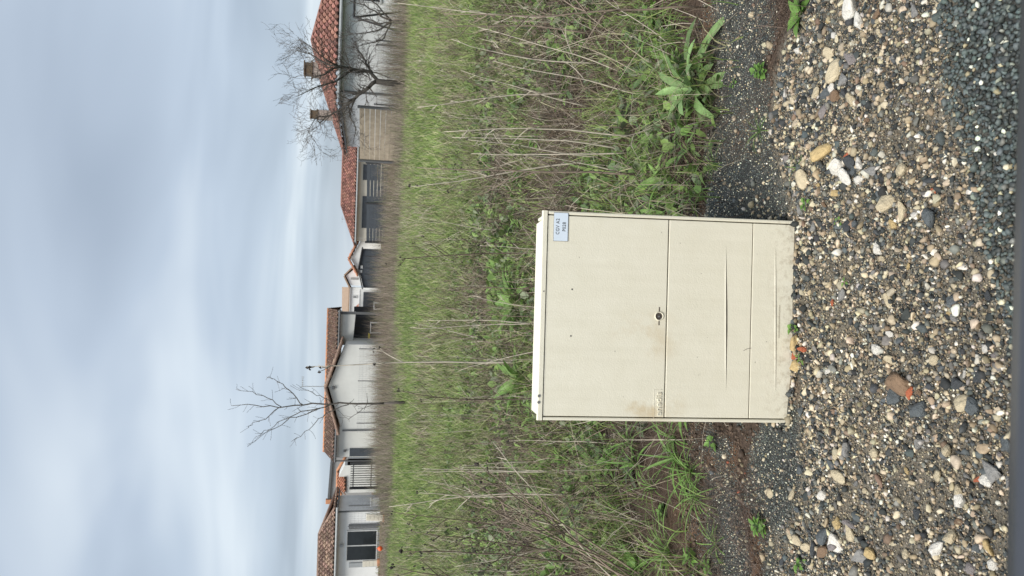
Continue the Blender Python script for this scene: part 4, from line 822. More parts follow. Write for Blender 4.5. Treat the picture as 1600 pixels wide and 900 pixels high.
# ---------------------------------------------------------------- grass and dead stalks too many to count
def in_view_strip(n, y0, y1, margin=1.25, power=1.0):
    """points spread over the part of the field that the lens can see, and a step to either side"""
    u = rng.random(n); y = (y0 ** power + u * (y1 ** power - y0 ** power)) ** (1 / power); hwd = 0.40 * y * margin + 0.35
    return rng.uniform(-1, 1, n) * hwd, y
def blades(name, x, y, h, wd, bend, col, mat, segs=3, z=None, lean=0.25, tipcol=None):
    n = len(x); a = rng.uniform(0, 2 * np.pi, n); fa = rng.uniform(0, 2 * np.pi, n); z0 = zg(x, y) - 0.004 if z is None else z
    l0 = rng.normal(0, lean, n); V = np.zeros((n, 2 * segs + 1, 3)); C = np.zeros((n, 2 * segs + 1, 3))
    for s in range(segs + 1):
        t = s / segs; off = h * (t * l0 + bend * t * t); zz = z0 + h * t * np.sqrt(np.clip(1 - (0.6 * bend * t) ** 2, 0.1, 1))
        px = x + np.cos(a) * off; py = y + np.sin(a) * off; w_ = wd * (1 - 0.75 * t ** 1.5) * 0.5
        c = col * (1.0 if tipcol is None else 1) ; c = col if tipcol is None else col * (1 - t) + tipcol * t
        if s < segs:
            V[:, 2 * s] = np.stack([px - np.cos(fa) * w_, py - np.sin(fa) * w_, zz], 1); V[:, 2 * s + 1] = np.stack([px + np.cos(fa) * w_, py + np.sin(fa) * w_, zz], 1); C[:, 2 * s] = c; C[:, 2 * s + 1] = c
        else: V[:, 2 * s] = np.stack([px, py, zz], 1); C[:, 2 * s] = c
    tri = []
    for s in range(segs - 1): b = 2 * s; tri += [(b, b + 1, b + 3), (b, b + 3, b + 2)]
    b = 2 * (segs - 1); tri += [(b, b + 1, b + 2)]
    Fc = (np.array(tri)[None] + (np.arange(n) * (2 * segs + 1))[:, None, None]).reshape(-1, 3)
    return obj(name, npmesh(name, V.reshape(-1, 3), Fc, mat, C.reshape(-1, 3)))
def pick(n, cols, p, v=.25): k = rng.choice(len(cols), n, p=np.array(p) / sum(p)); return np.array(cols)[k] * rng.uniform(1 - v, 1 + v, (n, 1))
GRN = [(0.18, 0.245, 0.07), (0.12, 0.18, 0.06), (0.235, 0.285, 0.10), (0.34, 0.32, 0.19)]
TANS = [(0.38, 0.32, 0.235), (0.26, 0.20, 0.145), (0.15, 0.11, 0.08), (0.52, 0.46, 0.37), (0.06, 0.046, 0.036)]
def notbox(x, y): return ~((x > BOXX0 - .03) & (x < BOXX1 + .03) & (y > BOXY0 - .1) & (y < BOXY1 + .45))
# far bright meadow strip
x, y = in_view_strip(76000, 9.0, 33.0, 1.15, 1.25); k = (fbm(x, y, .5, 111) + .15 * (y > 13) > .33) & (rng.random(len(x)) < np.clip((33.5 - y) / 5, 0, 1)); x, y = x[k], y[k]; n = len(x)
cl = fbm(x, y, .8, 141)[:, None]
tag(blades('meadow_grass', x, y, rng.uniform(.09, .24, n) * (0.7 + .6 * cl[:, 0]), rng.uniform(.010, .022, n), rng.uniform(.1, .7, n), pick(n, GRN, (5, 2, 4, 2)) * (0.95 + .95 * cl), M['grass'], 2), 'bright green meadow grass between the verge and the brown weeds', 'grass', kind='stuff')
# brown weeds before the houses
x, y = in_view_strip(64000, 24.0, 41.0, 1.25); k = (fbm(x, y, .6, 121) > .28) & (rng.random(len(x)) < np.clip((y - 24.5) / 5 + (fbm(x, y, .4, 122) - .5), 0.02, 1)); x, y = x[k], y[k]; n = len(x); patch_h = np.clip((y - 21) / 8, .4, 1) * np.where((x < -9.0) & (y < 41), .38, 1.0) * np.clip(1.9 - 2.2 * fbm(x, y, .22, 133), .35, 1.2) * (.45 + .75 * fbm(x, y, .33, 131))
tag(blades('brown_weeds', x, y, rng.uniform(.5, 1.35, n) * patch_h, rng.uniform(.006, .015, n), rng.uniform(0, .5, n), pick(n, [(0.30, 0.24, 0.195), (0.38, 0.32, 0.265), (0.14, 0.11, 0.09), (0.22, 0.24, 0.12)], (4, 3, 3, 2.6)), M['straw'], 2, lean=.3), 'band of dead brown weeds standing before the houses', 'weeds', kind='stuff')
x, y = in_view_strip(9000, 41.0, 60.0, 1.2); n = len(x)
tag(blades('yard_grass', x, y, rng.uniform(.1, .3, n), rng.uniform(.02, .04, n), rng.uniform(0, .5, n), pick(n, GRN + TANS[:2], (2, 2, 1, 2, 2, 2)), M['grass'], 2), 'rough grass and straw around the house walls', 'grass', kind='stuff')
# verge: green blades
x, y = in_view_strip(95000, 2.45, 12.0, 1.2, 1.15); d = y - edge(x); den = np.clip(2.6 * (fbm(x, y, 1.6, 151) - .44) + .45 * (y > 8.5), 0.03, 1) * np.clip((d - .2) / .5, 0, 1); k = (rng.random(len(x)) < den) & notbox(x, y); x, y = x[k], y[k]; n = len(x)
tag(blades('verge_grass', x, y, rng.uniform(.05, .22, n) * np.clip(.55 + y / 9, .6, 1.3), np.clip(rng.uniform(.0022, .0055, n) * (0.75 + y / 6), 0, .012), rng.uniform(.15, .9, n), pick(n, GRN, (4, 3, 4, 2)) * 1.3, M['grass'], 3), 'thin green grass growing through the verge', 'grass', kind='stuff')
# verge: straw, fallen stems, root mat
x, y = in_view_strip(84000, 2.35, 12.5, 1.2, 1.1); d = y - edge(x); den = np.clip(.38 + 2.4 * (fbm(x, y, 1.3, 161) - .45), .10, 1) * np.clip((d - .12) / .4, .12, 1) * np.clip((d + .35) / 2.6, .2, 1); k = (rng.random(len(x)) < den) & notbox(x, y); x, y = x[k], y[k]; n = len(x)
tag(blades('dry_straw', x, y, rng.uniform(.06, .30, n) * np.clip(.6 + y / 9, .7, 1.15), np.clip(rng.uniform(.0014, .0036, n) * (0.7 + y / 6), 0, .008), rng.uniform(.3, 1.9, n), pick(n, TANS, (2, 3, 5, 2.2, 6)), M['straw'], 3, lean=1.1), 'dead straw and thin stems matted over the verge', 'straw', kind='stuff')
n = 24000; x = rng.uniform(-1.7, 1.9, n); y = edge(x) + rng.gamma(2.0, .28, n); k = notbox(x, y) & ((x < BOXX0 - .25) | (x > BOXX1 + .25) | (y > 2.95)) & (patch(x, y) < .32) & (fbm(x, y, 3.5, 171) > .42); x, y = x[k], y[k]; n = len(x)
tag(blades('root_mat', x, y, rng.uniform(.03, .13, n), rng.uniform(.0011, .0022, n), rng.uniform(.5, 2.5, n), pick(n, [(0.085, 0.058, 0.045), (0.13, 0.09, 0.07), (0.21, 0.16, 0.125)], (4, 4, 2)), M['straw'], 3, z=zg(x, y) - .012 + rng.uniform(0, .012, n), lean=2.2), 'fine brown roots and twigs lying on the bare soil', 'roots', kind='stuff')
# dry clumps scattered through the meadow
x, y = in_view_strip(22000, 10.5, 25.0, 1.2, 1.1); k = fbm(x, y, .75, 191) > .56; x, y = x[k], y[k]; n = len(x)
tag(blades('meadow_straw', x, y, rng.uniform(.15, .5, n), rng.uniform(.005, .011, n), rng.uniform(.1, .9, n), pick(n, TANS, (4, 3, 2, 3, 1)), M['straw'], 2, lean=.45), 'dry straw clumps standing through the green meadow', 'straw', kind='stuff')
# low broad leaves
def leaf_cover(name, x, y, ln, col, label):
    n = len(x); base = np.array([(0, 0, 0), (-.26, .35, .10), (.26, .35, .10), (-.24, .72, .12), (.24, .72, .12), (0, 1, .0), (0, .5, .03)]); tri = np.array([(0, 6, 1), (0, 2, 6), (1, 6, 3), (2, 4, 6), (3, 6, 5), (6, 4, 5)])
    V = base[None] * ln[:, None, None] * np.stack([rng.uniform(.6, 1.3, n), np.ones(n), np.ones(n)], 1)[:, None, :]
    t = rng.uniform(-.1, 1.0, n); c, s = np.cos(t), np.sin(t); Z = np.zeros(n); O = np.ones(n)
    Rx = np.stack([np.stack([O, Z, Z], 1), np.stack([Z, c, -s], 1), np.stack([Z, s, c], 1)], 1)
    V = np.einsum('nij,nvj->nvi', rots(n, .25) @ Rx, V); V += np.stack([x, y, zg(x, y) + rng.uniform(.0, .07, n) * np.clip(y / 4, .4, 1.5)], 1)[:, None, :]
    Fc = (tri[None] + (np.arange(n) * 7)[:, None, None]).reshape(-1, 3)
    tag(obj(name, npmesh(name, V.reshape(-1, 3), Fc, M['cover'], np.repeat(col, 7, 0))), label, 'ground cover', kind='stuff')
x, y = in_view_strip(46000, 2.5, 11.0, 1.2, 1.1); d = y - edge(x); cl = fbm(x, y, 1.7, 181); den = np.clip((cl - .47) * 8, 0, 1) * np.clip((d - .25) / .5, 0, 1); k = (rng.random(len(x)) < den) & notbox(x, y); x, y = x[k], y[k]; n = len(x)
leaf_cover('leafy_ground_cover', x, y, rng.uniform(.02, .07, n) * np.clip(.7 + y / 9, .8, 1.5), pick(n, [(0.16, 0.265, 0.07), (0.11, 0.175, 0.07), (0.22, 0.33, 0.09), (0.19, 0.225, 0.135)], (4, 3, 3.5, 2)), 'low leafy weeds creeping between the dead stems')

# ---------------------------------------------------------------- leafy plants, leaf by leaf
def leaf_mesh(ln, wd, arch, fold, mat, shape='dock', n=9, wav=.0, seed=0):
    rr = random.Random(seed); vs = []; fs = []
    for i in range(n + 1):
        t = i / n
        if shape == 'dock': wv = (math.sin(math.pi * min(1, t ** .8)) ** .8 * (.25 + .9 * t) if t > .12 else .10)
        elif shape == 'blade': wv = min(1, .5 + t * 2) * (1 - t ** 2.2)
        elif shape == 'lobed': wv = (math.sin(math.pi * t ** .9) ** .7) * (1.15 if i % 2 else .5) * (.4 + .8 * t) if t > .1 else .1
        else: wv = math.sin(math.pi * t ** .75) ** .9 if t > .08 else .08
        wv = max(wv, .0) * wd / 2 * (1 + (rr.uniform(-.14, .14) if wav else 0))
        a = arch * t; y = ln * (math.sin(a) / arch if arch else t); z = -ln * (1 - math.cos(a)) / arch if arch else 0
        e = rr.uniform(-1, 1) * wav * wd
        vs += [(-wv, y, z + wv * fold + e), (-wv * .5, y, z + wv * fold * .3 + e * .3), (0, y, z), (wv * .5, y, z + wv * fold * .3 - e * .3), (wv, y, z + wv * fold - e)]
        if i:
            b = 5 * i
            for q in range(4): fs.append((b - 5 + q, b - 4 + q, b + 1 + q, b + q))
    return MB().add(vs, fs).mesh('leaf', mat, True)
LF = {}
for key, mat, shp, ln, wd, arch, fold, wav in (('dock', 'leaf', 'dock', .21, .064, 1.1, .35, .05), ('strap', 'blade', 'round', .20, .040, 1.1, .45, .03), ('spiky', 'leaf_dull', 'lobed', .13, .034, .7, .25, .03), ('round', 'leaf_bright', 'round', .055, .03, .6, .3, .03),
                                              ('blade', 'blade', 'blade', .26, .0085, 1.5, .5, 0), ('broad', 'leaf_bright', 'blade', .22, .017, 1.2, .4, 0), ('clover', 'leaf_bright', 'round', .024, .019, .4, .3, .02), ('dull', 'leaf_dull', 'round', .085, .036, .8, .3, .05)):
    LF[key] = [leaf_mesh(ln * (1 + .14 * (q - 2)), wd * (1 + .08 * (q % 3 - 1)), arch * (1 + .25 * (q % 3 - 1)), fold, M[mat], shp, 9 if key != 'clover' else 5, wav, q) for q in range(5)]
M['flower_stalk'] = plain('green_stalk', (.16, .22, .07), .6, .2, 20)
def plant(name, p, key, n, scale, label, group=None, up=(0.15, 1.25), cat='plant', lift=0.0, seed=None):
    rr = random.Random(seed if seed is not None else int(p[0] * 1000) ^ int(p[1] * 977)); o = empty(name, p, (0, 0, rr.uniform(0, 6.3))); tag(o, label, cat, group)
    for i in range(n):
        az = i * 2.399963 + rr.uniform(-.35, .35); el = up[0] + (up[1] - up[0]) * (i / max(1, n - 1)) ** 1.2 + rr.uniform(-.12, .12); s = scale * rr.uniform(.78, 1.15) * (1 - .25 * i / n)
        r = .008 * scale; obj('leaf', rr.choice(LF[key]), o, (-math.sin(az) * r, math.cos(az) * r, .004 + lift * rr.random()), (el, rr.uniform(-.2, .2), az), s)
    return o
plant('broad_leaved_dock', G(1090, 140), 'dock', 32, 1.15, 'large broad leaved dock rosette on the dark soil right of the cabinet', up=(.05, 1.3), seed=3)
plant('spiky_rosette', G(1012, 122), 'spiky', 15, 1.15, 'flat dull green rosette of jagged leaves behind the dock', up=(.05, .6), seed=5)
plant('spoon_leaf_seedling', G(1252, 22), 'round', 11, 1.25, 'pale green spoon leaved seedling at the gravel edge', up=(.1, .9), seed=6)
plant('broad_leaved_seedling', G(990, 52), 'dock', 6, .72, 'young dock with few upright leaves beside a dead stem', up=(.5, 1.2), seed=8)
plant('broad_leaved_seedling', G(955, 88), 'dock', 7, .85, 'young dock with drooping leaves behind the jagged rosette', up=(.2, 1.1), seed=9)
plant('strap_leaved_clump', G(822, 472), 'strap', 48, 2.0, 'lush strap leaved clump growing behind the middle of the cabinet lid', up=(.45, 1.4), seed=10)
plant('strap_leaved_clump', G(826, 594), 'strap', 44, 1.9, 'lush strap leaved clump behind the cabinet lid near the screw plugs', up=(.45, 1.4), seed=11)
plant('bright_leafy_weed', G(890, 716), 'round', 22, 1.9, 'bright green leafy weed clump left of the cabinet top', up=(.1, 1.3), lift=.05, seed=12)
plant('bright_leafy_weed', G(905, 690), 'round', 18, 1.5, 'bright green leafy weed touching the cabinet side', up=(.1, 1.3), lift=.05, seed=13)
for q, (px, n, s, lab, key, up) in enumerate([
    ((1082, 738), 34, 1.0, 'coarse arching grass tuft on the red soil left of the cabinet', 'blade', (.15, 1.4)), ((1058, 715), 13, 1.05, 'broad bladed grass shoot beside the arching tuft', 'broad', (.3, 1.3)), ((960, 760), 8, .8, 'broad bladed young grass shoot among dead stems', 'broad', (.5, 1.4)),
    ((1048, 862), 42, .95, 'fine upright grass tuft below the dead stem bundle', 'blade', (.5, 1.5)), ((1030, 305), 34, 1.0, 'arching grass tuft close to the cabinet side wall', 'blade', (.2, 1.4)), ((1062, 318), 30, .8, 'low grass tuft over the crushed grit heap', 'blade', (.2, 1.3)),
    ((1030, 205), 40, .95, 'thick grass tuft between the dock and the cabinet', 'blade', (.2, 1.4)), ((1055, 60), 36, .95, 'grass tuft beyond the dock by the bare dark soil', 'blade', (.2, 1.3)), ((1010, 20), 26, 1.0, 'thin grass tuft beside the long dead stem', 'blade', (.3, 1.4)), ((1120, 258), 18, .5, 'small grass sprig at the top of the crushed grit heap', 'blade', (.3, 1.3)), ((1190, 205), 16, .38, 'tiny grass sprig at the gravel edge beyond the grit heap', 'blade', (.3, 1.3)), ((1250, 262), 10, .3, 'tiny grass sprig among cream pebbles', 'blade', (.3, 1.3)),
    ((960, 290), 16, .9, 'arching grass tuft behind the cabinet corner', 'blade', (.2, 1.4)), ((985, 690), 14, .9, 'grass tuft in front of the bright leafy weed', 'broad', (.2, 1.3)), ((1120, 850), 20, .6, 'sparse grass tuft on the grey grit left of the cabinet', 'blade', (.2, 1.3))]):
    plant('grass_tuft', G(*px), key, n, s, lab, up=up, cat='grass', seed=40 + q)
for q, (px, n, s, lab) in enumerate([((1196, 822), 26, 1.2, 'low clover like weed at the gravel edge left of the cabinet'), ((1195, 112), 24, 1.1, 'low creeping weed on dark grit in front of the dock'), ((1245, 514), 10, .8, 'small green sprig at the foot of the cabinet'), ((1256, 560), 6, .6, 'tiny seedling beside the red shard at the cabinet foot'),
                                        ((1255, 880), 12, .9, 'small seedling between slate stones at the gravel edge'), ((1112, 885), 14, 1.2, 'low round leaved weed on the grey grit'), ((1330, 440), 5, .5, 'tiny seedling alone in the drive gravel'), ((1316, 345), 5, .5, 'tiny seedling beside the dark stones in the drive gravel'), ((1265, 320), 10, .7, 'tiny weed among pebbles at the cabinet corner'), ((1150, 130), 6, .7, 'tiny seedling on dark grit below the dock')]):
    plant('creeping_weed', G(*px), 'clover', n, s, lab, up=(.05, .7), lift=.035 if q < 2 else .02, seed=70 + q)
for q, (px, key, n, s, lab, up) in enumerate([
    ((935, 668), 'round', 16, 1.5, 'bright round leaved weed against the cabinet wall on its logo side', (.1, 1.2)), ((870, 690), 'strap', 16, .9, 'strap leaved weed behind the cabinet corner with the screw plugs', (.2, 1.3)), ((925, 735), 'broad', 16, .8, 'broad bladed grass clump below the bright leafy weed', (.3, 1.4)), ((880, 760), 'dull', 16, 1.3, 'grey green leafy weed under the leaning stem bundle', (.1, 1.0)),
    ((905, 760), 'round', 20, 1.9, 'bright leafy clump beside the broad bladed grass clump', (.1, 1.3)), ((960, 715), 'round', 18, 1.6, 'bright leafy clump next to the grass tuft on its logo side', (.1, 1.3)), ((975, 800), 'blade', 26, .9, 'grass tuft between the red soil and the leaning stems', (.3, 1.4)), ((1000, 725), 'broad', 16, .9, 'broad bladed grass clump above the arching tuft', (.3, 1.4)), ((865, 725), 'strap', 18, 1.0, 'strap leaved clump beyond the bright leafy weed', (.2, 1.3)), ((1060, 685), 'blade', 24, .7, 'thin grass tuft against the cabinet wall on its logo side', (.2, 1.4)), ((1095, 775), 'blade', 28, .8, 'arching grass tuft at the root mat on the logo side', (.1, 1.3)), ((1040, 800), 'clover', 20, 1.3, 'clover like weed on the pebbly red soil', (.1, .9)),
    ((1010, 668), 'dull', 10, .8, 'dull weed in the shade of the cabinet wall', (.1, 1.0)), ((1120, 690), 'clover', 16, 1.1, 'clover like weed beside the grit heap on the logo side', (.1, .8)), ((1025, 760), 'blade', 22, .8, 'thin grass tuft on red soil past the arching tuft', (.2, 1.4)), ((940, 850), 'round', 14, 1.4, 'leafy weed at the root of the leaning stem bundle', (.1, 1.2)), ((990, 870), 'blade', 26, .9, 'grass tuft at the root of the leaning stem bundle', (.3, 1.5)), ((1085, 870), 'round', 9, .8, 'small leafy weed on grey grit past the fine upright tuft', (.1, .9)), ((860, 840), 'broad', 18, .9, 'broad bladed grass among the dark seeded stalks', (.3, 1.4)),
    ((985, 165), 'dull', 15, 1.2, 'grey green leafy weed between the dock and the bleached stems', (.1, 1.0)), ((960, 200), 'dull', 16, 1.3, 'grey green leafy weed at the foot of the bleached stems', (.1, 1.0)), ((945, 265), 'dull', 18, 1.3, 'grey green leafy weed beside the brown stalk near the cabinet corner', (.1, 1.0)), ((930, 310), 'dull', 14, 1.2, 'grey green leafy weed by the cabinet corner with the label', (.1, 1.0)), ((890, 310), 'blade', 26, .9, 'grass tuft beyond the cabinet corner with the label', (.2, 1.4)),
    ((870, 110), 'broad', 12, 1.1, 'long broad bladed grass shoot beyond the jagged rosette', (.4, 1.4)), ((880, 150), 'strap', 12, .8, 'strap leaved weed beyond the jagged rosette', (.2, 1.2)), ((900, 60), 'blade', 26, 1.0, 'grass tuft beyond the young docks', (.2, 1.4)), ((1045, 100), 'blade', 24, .9, 'grass tuft touching the dock leaves', (.2, 1.3)), ((1085, 235), 'dock', 6, .5, 'small dock seedling by the red soil clump', (.2, 1.0)), ((1075, 205), 'blade', 24, .9, 'grass tuft leaning over the root mat', (.1, 1.2)), ((1100, 300), 'blade', 20, .7, 'sparse grass tuft at the cabinet wall over the grit', (.2, 1.3)), ((1000, 255), 'blade', 24, .8, 'grass tuft under the bent bleached stem', (.2, 1.4)),
    ((800, 440), 'strap', 14, .9, 'strap leaved weed behind the cabinet lid middle', (.2, 1.3)), ((810, 640), 'strap', 14, .9, 'strap leaved weed beyond the cabinet corner on its logo side', (.2, 1.3))]):
    plant('verge_weed' if key not in ('blade', 'broad') else 'grass_tuft', G(*px), key, n, s, lab, up=up, cat='plant' if key not in ('blade', 'broad') else 'grass', lift=.03, seed=300 + q)
rr = random.Random(99)
for q in range(90):
    key, nm, lab, sc, n, up = rr.choice([('dull', 'dull_leafy_weed', 'dull grey green leafy weed among dead verge stems', 1.0, 12, (.1, 1.0)), ('round', 'bright_verge_weed', 'bright green leafy weed among dead verge stems', 1.5, 13, (.2, 1.3)), ('blade', 'verge_grass_tuft', 'green grass tuft among dead verge stems', 1.0, 18, (.3, 1.45)), ('spiky', 'jagged_verge_weed', 'jagged leaved flat weed among dead verge stems', 1.0, 10, (.05, .7)), ('strap', 'strap_leaved_verge_weed', 'strap leaved green weed among dead verge stems', .8, 12, (.2, 1.3))])
    y = rr.uniform(2.75, 7.0); x = rr.uniform(-.46, .46) * y
    if BOXX0 - .1 < x < BOXX1 + .1 and y < 2.6: continue
    lab = lab.replace('among dead verge stems', '') + ('far out towards the meadow' if y > 5.2 else 'among the mid verge stems' if y > 3.8 else 'in the near verge') + (' past the cabinet logo side' if x < -.2 * y else ' past the cabinet label side' if x > .14 * y else ' behind the cabinet')
    plant(nm, (x, y, float(zg(x, y))), key, n, sc * rr.uniform(.8, 1.2), lab, lab, up, lift=.03, seed=200 + q)

# ---------------------------------------------------------------- tall dead stalks
def stalk_meshes(seed, mat, heads, nb=7, branchy=.35):
    rr = random.Random(seed); mb = MB(); hd = MB(); pts = [Vector((0, 0, 0))]; d = Vector((0, 0, 1)); n = 8
    for i in range(n): d = (d + Vector((rr.gauss(0, .05), rr.gauss(0, .05), 0))).normalized(); pts.append(pts[-1] + d / n)
    end = pts[-1]; pts = [p - Vector((end.x, end.y, 0)) * (i / n) for i, p in enumerate(pts)]
    mb.tube(pts, [.0052 * (1 - .7 * i / n) for i in range(n + 1)], 4)
    def head(p, s):
        for _ in range(rr.randint(2, 4)):
            c = p + Vector((rr.gauss(0, 1), rr.gauss(0, 1), rr.gauss(0, 1))) * s * .7; r = s * rr.uniform(.5, .9)
            v = [c + Vector(q) * r * rr.uniform(.7, 1.4) for q in ((1, 0, 0), (-1, 0, 0), (0, 1, 0), (0, -1, 0), (0, 0, 1.5), (0, 0, -1))]; hd.add(v, [(0, 2, 4), (2, 1, 4), (1, 3, 4), (3, 0, 4), (2, 0, 5), (1, 2, 5), (3, 1, 5), (0, 3, 5)])
    if heads: head(pts[-1], .009)
    for b in range(nb):
        t = rr.uniform(.35, .97); i = int(t * n); q = pts[i].lerp(pts[i + 1], t * n - i); az = rr.uniform(0, 6.28); ln = branchy * (1.15 - t) * rr.uniform(.5, 1.3); dd = Vector((math.cos(az) * .7, math.sin(az) * .7, .75)).normalized(); bp = [q]
        for k in range(4): dd = (dd + Vector((rr.gauss(0, .16), rr.gauss(0, .16), rr.gauss(.06, .1)))).normalized(); bp.append(bp[-1] + dd * ln / 4)
        mb.tube(bp, [.0029, .0026, .0022, .0017, .0012], 3, False)
        if heads: head(bp[-1], .006)
        for k in range(rr.randint(0, 2)):
            j = rr.randint(1, 3); ax = Vector((rr.gauss(0, 1), rr.gauss(0, 1), rr.gauss(.3, .6))).normalized(); e = bp[j] + (dd + ax).normalized() * ln * .4; mb.tube([bp[j], bp[j].lerp(e, .5) + Vector((0, 0, .006)), e], [.0018, .0014, .001], 3, False)
            if heads and rr.random() < .6: head(e, .005)
    return mb.mesh('stalk', M[mat], True), (hd.mesh('seed_heads', M['seed']) if hd.v else None)
SV = {'pale': [stalk_meshes(s, 'stem_pale', False, 3, .22) for s in range(6)], 'palehead': [stalk_meshes(10 + s, 'stem_pale', True, 5, .25) for s in range(4)], 'brown': [stalk_meshes(20 + s, 'stem_brown', False, 8, .32) for s in range(6)], 'dark': [stalk_meshes(30 + s, 'stem_dark', True, 7, .34) for s in range(6)]}
SL = {'pale': ('bleached bare dead stalk', 'bleached_stalk'), 'palehead': ('bleached seeded dead stalk', 'seeded_stalk'), 'brown': ('brown branching dead stalk', 'brown_stalk'), 'dark': ('dark seeded dead stalk', 'dark_stalk')}
def tangle(name, n, y0, y1, kinds, hr, label, seed, zone):
    rr = random.Random(seed); nr = np.random.default_rng(seed); VV = []; FF = []; CC = []; off = 0; data = {}
    tint = {'stem_pale': (.46, .40, .31), 'stem_brown': (.21, .16, .12), 'stem_dark': (.085, .062, .047)}
    for kk in kinds:
        for i, (me, hd) in enumerate(SV[kk]):
            v = np.empty(len(me.vertices) * 3, np.float32); me.vertices.foreach_get('co', v); me.calc_loop_triangles(); t = np.empty(len(me.loop_triangles) * 3, np.int32); me.loop_triangles.foreach_get('vertices', t)
            data[(kk, i)] = (v.reshape(-1, 3), t.reshape(-1, 3), tint[{'pale': 'stem_pale', 'palehead': 'stem_pale', 'brown': 'stem_brown', 'dark': 'stem_dark'}[kk]])
    keys = list(data); c = 0
    while c < n:
        y = (y0 ** 1.2 + rr.random() * (y1 ** 1.2 - y0 ** 1.2)) ** (1 / 1.2); x = rr.uniform(-.5, .5) * y
        if float(fbm(np.array([x]), np.array([y]), 1.3, zone)[0]) < .40 or y - float(edge(x)) < .55: continue
        if BOXX0 - .15 < x < BOXX1 + .15 and y < 2.95: continue
        v, t, col = data[rr.choice(keys)]; h = rr.uniform(*hr); a = rr.uniform(0, 6.28); tl = abs(rr.gauss(0, .55)); q = Quaternion((math.cos(a), math.sin(a), 0), tl) @ Quaternion((0, 0, 1), rr.uniform(0, 6.28)); Rm = np.array(q.to_matrix())
        wv = (v * h) @ Rm.T + np.array([x, y, float(zg(x, y)) - .01]); wv[:, 2] = np.maximum(wv[:, 2], float(zg(x, y)) + .002)
        VV.append(wv); FF.append(t + off); off += len(v); CC.append(np.tile(np.array(col) * rr.uniform(.6, 1.35), (len(v), 1))); c += 1
    tag(obj(name, npmesh(name, np.concatenate(VV), np.concatenate(FF), M['straw'], np.concatenate(CC))), label, 'dead stems', kind='stuff')
tangle('tangled_dead_stems', 1000, 3.0, 10.5, ('brown', 'dark', 'pale'), (.22, .55), 'tangle of broken dead stems matted through the verge', 31, 161)
def stalk(base, top, kind, thick=1.0, label=None, seed=0):
    v = top - base; ln = v.length; rr = random.Random(seed); me, hd = rr.choice(SV[kind]); o = obj(SL[kind][1], me, None, base)
    o.rotation_mode = 'QUATERNION'; o.rotation_quaternion = v.to_track_quat('Z', 'Y') @ Quaternion((0, 0, 1), rr.uniform(0, 6.28)); s = ln; th = s ** .5 * thick * (1 if ln > .3 else .8); o.scale = (s * thick, s * thick, s)
    tilt = v.normalized(); lean_ = 'leaning ' if tilt.z < .9 else ''; hgt = 'tall ' if ln > .85 else 'short ' if ln < .42 else ''
    side = 'past the cabinet logo side' if base.x < -.2 * base.y else 'past the cabinet label side' if base.x > .14 * base.y else 'behind the cabinet'; zone = 'towards the meadow' if base.y > 6.5 else 'near the bare soil' if base.y < 3.6 else 'amid the verge'
    txt = hgt + lean_ + SL[kind][0] + ' ' + zone + ' ' + side
    tag(o, label or txt, 'dead stalk', None if label else txt)
    if hd: tag(obj('seed_heads', hd, o), kind='stuff')
    return o
def pstalk(b, t, kind, lean=0.0, label=None, seed=0, thick=1.0):
    p = G(*b); q = W(*t, p.y); q = Vector((0, 0, CAMZ)) + (q - Vector((0, 0, CAMZ))) * (1 + lean); return stalk(p, q, kind, thick, label, seed)
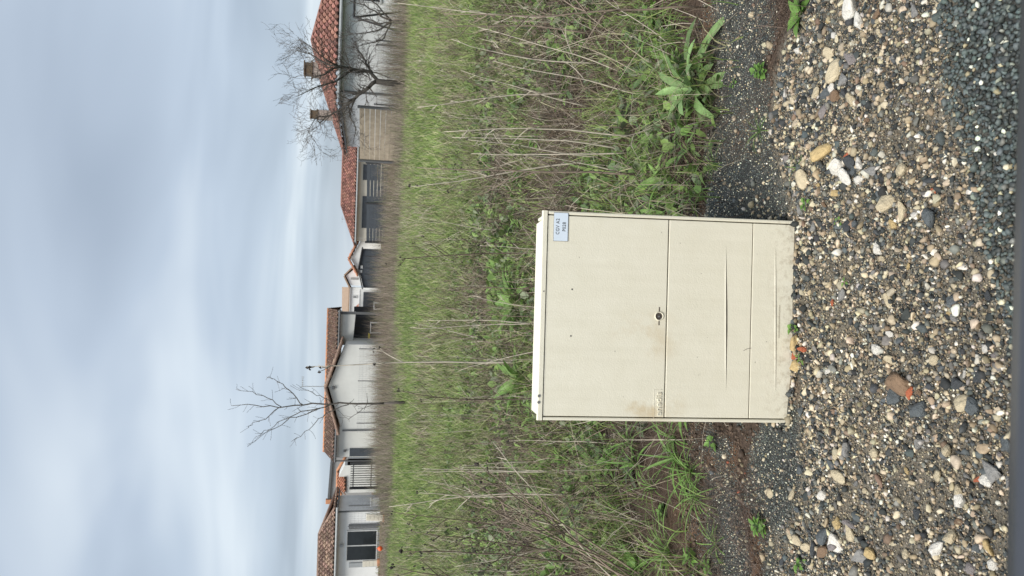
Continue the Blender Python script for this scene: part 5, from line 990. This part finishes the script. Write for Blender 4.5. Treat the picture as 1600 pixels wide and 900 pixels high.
for q, a in enumerate([((1000, 213), (690, 206), 'pale'), ((985, 236), (705, 215), 'pale'), ((990, 238), (735, 240), 'pale', .05), ((1010, 272), (650, 262), 'brown'), ((930, 250), (640, 292), 'palehead'), ((905, 300), (720, 296), 'dark'), ((890, 330), (735, 300), 'dark'), ((850, 385), (700, 372), 'dark'), ((845, 398), (600, 412), 'dark'), ((850, 450), (700, 452), 'brown'), ((850, 505), (640, 512), 'pale'), ((852, 508), (665, 500), 'pale', .05), ((850, 545), (655, 520), 'brown'), ((860, 600), (690, 640), 'brown'), ((850, 620), (620, 610), 'dark'), ((855, 560), (700, 557), 'pale'),
                       ((1010, 905), (700, 725), 'brown'), ((1005, 912), (715, 738), 'brown', .04), ((1000, 900), (690, 760), 'brown', -.03), ((1015, 918), (740, 720), 'dark'), ((990, 915), (725, 765), 'brown', .08), ((1000, 925), (760, 735), 'brown'), ((985, 930), (770, 690), 'pale'), ((880, 736), (655, 732), 'pale'), ((880, 738), (670, 738), 'pale', .04), ((905, 772), (605, 792), 'pale'), ((880, 700), (700, 690), 'brown'), ((940, 880), (620, 862), 'dark'), ((920, 895), (610, 885), 'dark'), ((960, 870), (640, 830), 'dark'), ((900, 830), (610, 800), 'dark'), ((860, 780), (650, 770), 'palehead'),
                       ((1105, 12), (690, 22), 'brown'), ((985, 118), (745, 42), 'pale'), ((1005, 150), (770, 95), 'pale'), ((1045, 190), (905, 232), 'pale'), ((950, 100), (700, 60), 'pale'), ((940, 55), (650, 45), 'brown'), ((900, 20), (610, 4), 'pale'), ((930, 170), (720, 110), 'pale'), ((900, 145), (650, 168), 'pale'), ((1000, 275), (800, 240), 'pale')]):
    pstalk(*a, seed=q)
pstalk((822, 566), (478, 573), 'palehead', label='tallest bleached stalk with seed head rising past the grey gable roof', seed=77)
pstalk((1100, 255), (1000, 340), 'pale', label='bent bleached stem lying over the grass tuft by the cabinet side', seed=5)
rr = random.Random(5); cnt = 0
while cnt < 205:
    y = rr.uniform(2.9, 9.5) if rr.random() < .7 else rr.uniform(7, 13); x = rr.uniform(-.44, .44) * y
    if fbm(np.array([x]), np.array([y]), 1.1, 161)[0] < .32 or y - edge(x) < .45: continue
    kind = rr.choices(['pale', 'palehead', 'brown', 'dark'], (4, 2, 4, 2.2))[0]; h = rr.uniform(.3, .85) * (1 if y > 4 else .75); b = Vector((x, y, float(zg(x, y)) - .01)); a = rr.uniform(0, 6.28); le = abs(rr.gauss(0, .28))
    stalk(b, b + Vector((math.cos(a) * le, math.sin(a) * le, 1)).normalized() * h, kind, 1.0, None, cnt + 500); cnt += 1
